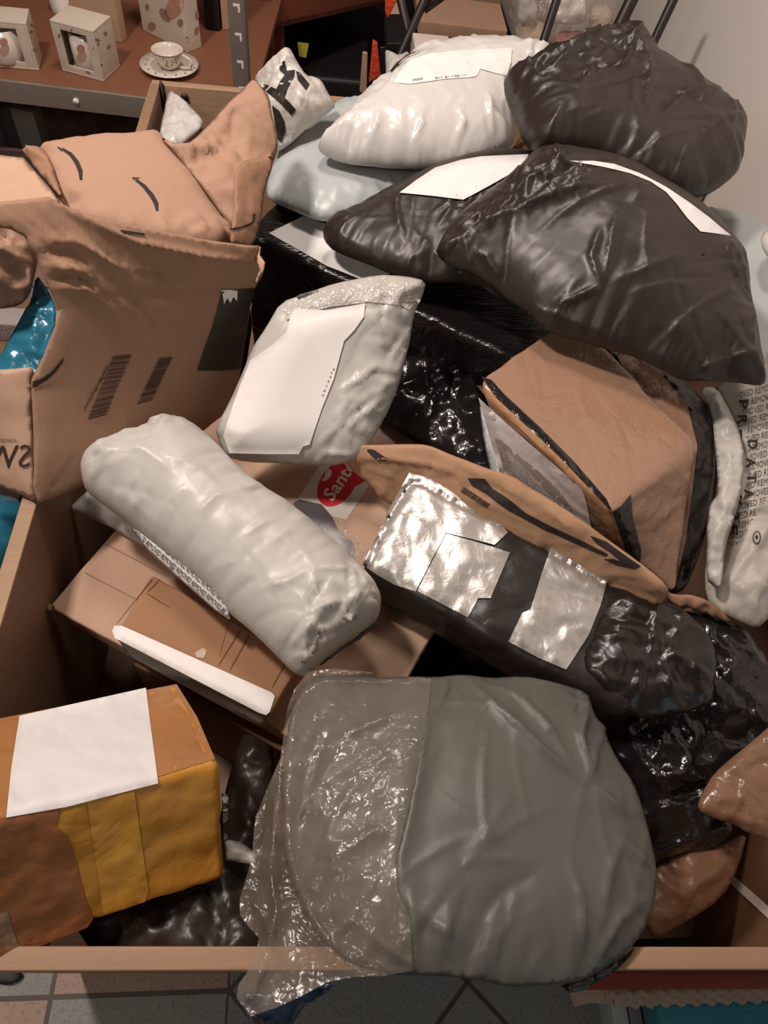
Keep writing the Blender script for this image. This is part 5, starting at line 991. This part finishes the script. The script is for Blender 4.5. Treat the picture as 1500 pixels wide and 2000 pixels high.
o = slab_px('orange_strip', [(720, 162), (744, 148), (737, 84), (728, 78)], 2.3, .01, film('orange_fabric', (.75, .075, .02), .7, .4, 60), None); tag(o, 'lower bright orange fabric strip hanging at the rack', 'strip')
o = slab_px('orange_strip', [(752, 24), (757, 38), (776, 0), (752, -10)], 2.3, .01, film('orange_fabric_top', (.75, .075, .02), .7, .4, 60), None); tag(o, 'upper bright orange fabric strip near the top edge', 'strip')
root = empty('black_stand', PY(800, 120, 2.25)*np.array([1, 1, 0])+np.array([0, 0, -.75]), 'black metal folding stand behind the white mailer', 'stand')
for (p0, p1, yy) in [((838, -20), (800, 66), 2.2), ((778, -20), (797, 62), 2.25), ((880, -20), (828, 18), 2.2)]:
    e1 = PY(*p1, yy); e0 = PY(*p0, yy); dr = (e1-e0)
    if p1[1] > 50: e1 = e0+dr*((-.75-e0[2])/dr[2])
    tube('leg' if p1[1] > 50 else 'brace', [e0, e1], .012, BLACK_METAL, root)
o = slab_px('strap_end', [(745, 150), (757, 140), (752, 92), (742, 92)], 2.28, .01, BLACK_PLASTIC, None); tag(o, 'black strap end beside the orange strip', 'strap')
o = slab_px('grey_carton', [(758, 80), (790, 84), (790, 34), (762, 32)], 2.6, .2, CARD, None); tag(o, 'grey-brown carton behind the black stand', 'carton')
o = slab_px('black_folder', [(752, 100), (800, 100), (798, 84), (756, 84)], 2.35, .2, BLACK_PLASTIC, None); tag(o, 'black folder above the torn white mailer', 'folder')
o = bag('white_mailer', [(752, 96), (765, 100), (778, 108), (800, 98), (800, 130), (770, 150), (754, 150), (753, 120)], [(752, 96, .02), (800, 98, .02), (754, 150, -.02)], SILVER_FILM, .01, .02, .02, .006, (.004, 20), seed=71); tag(o, 'torn white mailer corner behind the glossy white mailer', 'mailer')
root = empty('white_box', PY(835, 110, 2.2), 'small white box behind the glossy white mailer', 'box')
a, b_, c = P(812, 105, -.03), P(885, 112, -.03), P(876, 70, -.03); d = a+c-b_
hexa('carton', [q-np.array([0, 0, .10]) for q in (a, b_, c, d)], [a, b_, c, d], paper('pink_white_card', (.66, .56, .50), .7), .003, .03, (0, 8), root)
o = slab_px('cardboard_tray', [(815, 66), (985, 88), (992, 60), (818, 40)], 2.55, .35, paper('pink_card', (.42, .255, .18), .8), None); tag(o, 'long pinkish cardboard tray behind the white mailer', 'tray')
o = slab_px('black_tray', [(822, 42), (990, 62), (990, 38), (838, 20)], 2.66, .35, BLACK_PLASTIC, None); tag(o, 'black tray above the pinkish cardboard tray', 'tray')
o = slab_px('green_frame', [(850, 14), (982, 34), (975, -30), (850, -40)], 2.75, .04, paper('olive_board', (.20, .16, .10), .7), None); tag(o, 'olive grey framed panel leaning at the top edge', 'panel')
o = slab_px('frame_strip', [(840, 20), (984, 40), (984, 32), (842, 14)], 2.70, .03, paper('pale_strip', (.42, .32, .22), .7), None); tag(o, 'pale wooden strip along the bottom of the olive panel', 'strip')
rt = empty('clear_sack', PY(1100, 90, 2.2), 'big clear plastic sack with mixed wrapping inside, at the top edge', 'sack')
cs = bag('clear_film', [(972, -20), (985, 30), (1005, 85), (1030, 110), (1090, 120), (1160, 110), (1195, 80), (1210, 20), (1212, -40), (1100, -60)], [(985, 30, 0, 2.30), (1005, 100, 0, 2.22), (1205, 20, 0, 2.30), (1100, -60, 0, 2.40), (1150, 110, 0, 2.22)], film('hazy_film', (.55, .46, .40), .2, .5, 12, .5, .6, .05, alpha=.16), .09, .09, .12, .012, (.012, 9), (.005, 24), seed=72, parent=rt, folds=((30, .012, .006, .08, 70, 40),))
for k, (x, y, w_, h_, mt, nm, lb) in enumerate([(1040, 70, 34, 28, film('beige_wrap', (.50, .40, .28), .6, .5), 'beige_packet', 'beige crumpled packet in the clear sack'), (1120, 85, 40, 24, film('pink_wrap', (.52, .25, .20), .5, .5), 'pink_packet', 'pinkish packet low in the clear sack'), (1110, 20, 40, 30, WHITE_FILM, 'white_packet', 'white packet at the top of the clear sack'), (1175, 45, 26, 34, film('tan_wrap', (.50, .39, .31), .5, .5), 'tan_packet', 'tan packet at the right of the clear sack'), (1030, 15, 22, 34, SILVER_FILM, 'grey_packet', 'grey packet at the left of the clear sack')]):
    o = bag(nm, [(x-w_, y-h_), (x+w_*.8, y-h_*1.1), (x+w_, y+h_*.7), (x+.1*w_, y+h_), (x-w_*.9, y+h_*.8)], [(x-w_, y-h_, 0, 2.30), (x+w_, y-h_, 0, 2.30), (x, y+h_, 0, 2.27)], mt, .02, .02, .04, .010, (.008, 14), seed=80+k, folds=((10, .008, .005, .03, None, 0),)); tag(o, lb, 'packet')
root = empty('black_rack', PY(1200, 100, 2.1)*np.array([1, 1, 0])+np.array([0, 0, -.75]), 'black metal rack of three poles in front of the clear sack', 'rack')
for (p0, p1, yy) in [((1100, -40), (1056, 98), 2.05), ((1253, -40), (1190, 90), 2.0), ((1334, -40), (1268, 100), 2.0)]:
    e0, e1 = PY(*p0, yy), PY(*p1, yy); dr = e1-e0; e1 = e0+dr*((-.75-e0[2])/dr[2]); tube('pole', [e0, e1], .0115 if p0[0] != 1253 else .016, BLACK_METAL, root)
tube('crossbar', [PY(1053, 110, 2.05), PY(1262, 122, 2.02)], .008, BLACK_METAL, root)

# ---------------------------------------------------------------- outside the front of the crate
FY = lambda x, y, z: P(x, y, z)[1]
FX = lambda x, y, z: P(x, y, z)[0]
xa, xb = FX(1130, 1910, -.05), .62
fo = lambda x, g: FI(x)-.021-g
o = hexa('red_bar', [(xa, fo(xa, .018), -.075), (xb, fo(xb, .018), -.075), (xb, fo(xb, .001), -.075), (xa, fo(xa, .001), -.075)], [(xa, fo(xa, .018), -.05), (xb, fo(xb, .018), -.05), (xb, fo(xb, .001), -.05), (xa, fo(xa, .001), -.05)], flatmat('red_paint', (.20, .035, .022), .5), .002, .2); tag(o, 'dark red bar under the front rim at the lower right', 'bar')
root = empty('knit_blanket', (.6, -.03, -.20), 'beige knitted blanket edge with a frayed end below the front rim', 'blanket')
YARN = paper('beige_yarn', (.36, .28, .22), .95, .5, 60, .12)
def yarn(y0, z0, x0, x1, r, n):
    V = []; F = []; seg = 10
    xs = np.linspace(x0, x1, n)
    for i, x in enumerate(xs):
        rr = r*(1+.30*abs(math.sin(i*1.05)))
        for j in range(seg): t = 2*math.pi*j/seg; V.append((x, y0+rr*math.cos(t)+.002*math.sin(i*.5), z0+rr*math.sin(t)))
    for i in range(n-1):
        for j in range(seg): F.append([i*seg+j, i*seg+(j+1) % seg, (i+1)*seg+(j+1) % seg, (i+1)*seg+j])
    return V, F
for (py, z0, r, x0) in [(1934, -.105, .0055, 1180), (1942, -.108, .0055, 1195), (1950, -.112, .0045, 1215)]:
    V, F = yarn(FY(1400, py, z0), z0, FX(x0, py, z0), 1.0, r, 420); mesh_obj('knit_row', V, F, YARN, root)
fr_ = [(1230, 1935), (1180, 1932), (1130, 1928), (1112, 1940)], [(1230, 1942), (1180, 1942), (1135, 1940), (1115, 1948)], [(1230, 1948), (1185, 1950), (1150, 1948), (1118, 1956)], [(1235, 1930), (1190, 1926), (1150, 1922), (1125, 1930)]
for k, ln in enumerate(fr_):
    tube('fringe', [P(x, y, -.105-.003*k) for x, y in ln], .0055, YARN, root, 8)
root = empty('blue_crate', (.8, -.2, -.75), 'light blue rough-surfaced box on the floor at the bottom right', 'box')
box('body', (FX(1284, 1970, -.62), -.45, -.75), (1.0, FY(1400, 1957, -.62), -.62), paper('blue_foam', (.06, .27, .36), .85, .5, 40, .1), .008, .05, root)
def panel_(nm, xa, xb, mat, lab):
    o = box(nm, (FX(xa, 1975, -.68), -.20, -.75), (FX(xb, 1975, -.68), FY(1240, 1953, -.68), -.68), mat, .003, .05); tag(o, lab, 'board')
panel_('white_board', 1196, 1226, film('pale_blue_paint', (.46, .52, .52), .5, .3, 20), 'white painted board beside the blue box')
panel_('grey_board', 1229, 1253, film('slate_paint', (.20, .22, .24), .45, .3, 20), 'grey board between the white board and the dark board')
panel_('dark_board', 1256, 1281, film('navy_paint', (.05, .08, .11), .45, .3, 20), 'dark blue-grey board against the light blue box')
o = bag('grey_rag', [(-30, 1890), (20, 1885), (45, 1900), (40, 1915), (15, 1925), (-30, 1915)], [(-30, 1890, -.74), (45, 1900, -.74), (15, 1925, -.74)], flatmat('grey_cloth', (.07, .075, .075), .9), .012, .004, .03, .012, (.004, 16), seed=90); tag(o, 'scrap of dark grey cloth on the tiles at the lower left', 'cloth')
o = bag('grey_mailer', [(128, 998), (160, 965), (200, 935), (260, 960), (320, 1040), (300, 1080), (200, 1020)], [(128, 998, -.12), (200, 935, -.10), (310, 1070, -.12)], SILVER_FILM, .012, .012, .03, .006, (.004, 16), seed=91); tag(o, 'grey plastic mailer corner in the shade below the rolled mailer', 'mailer')
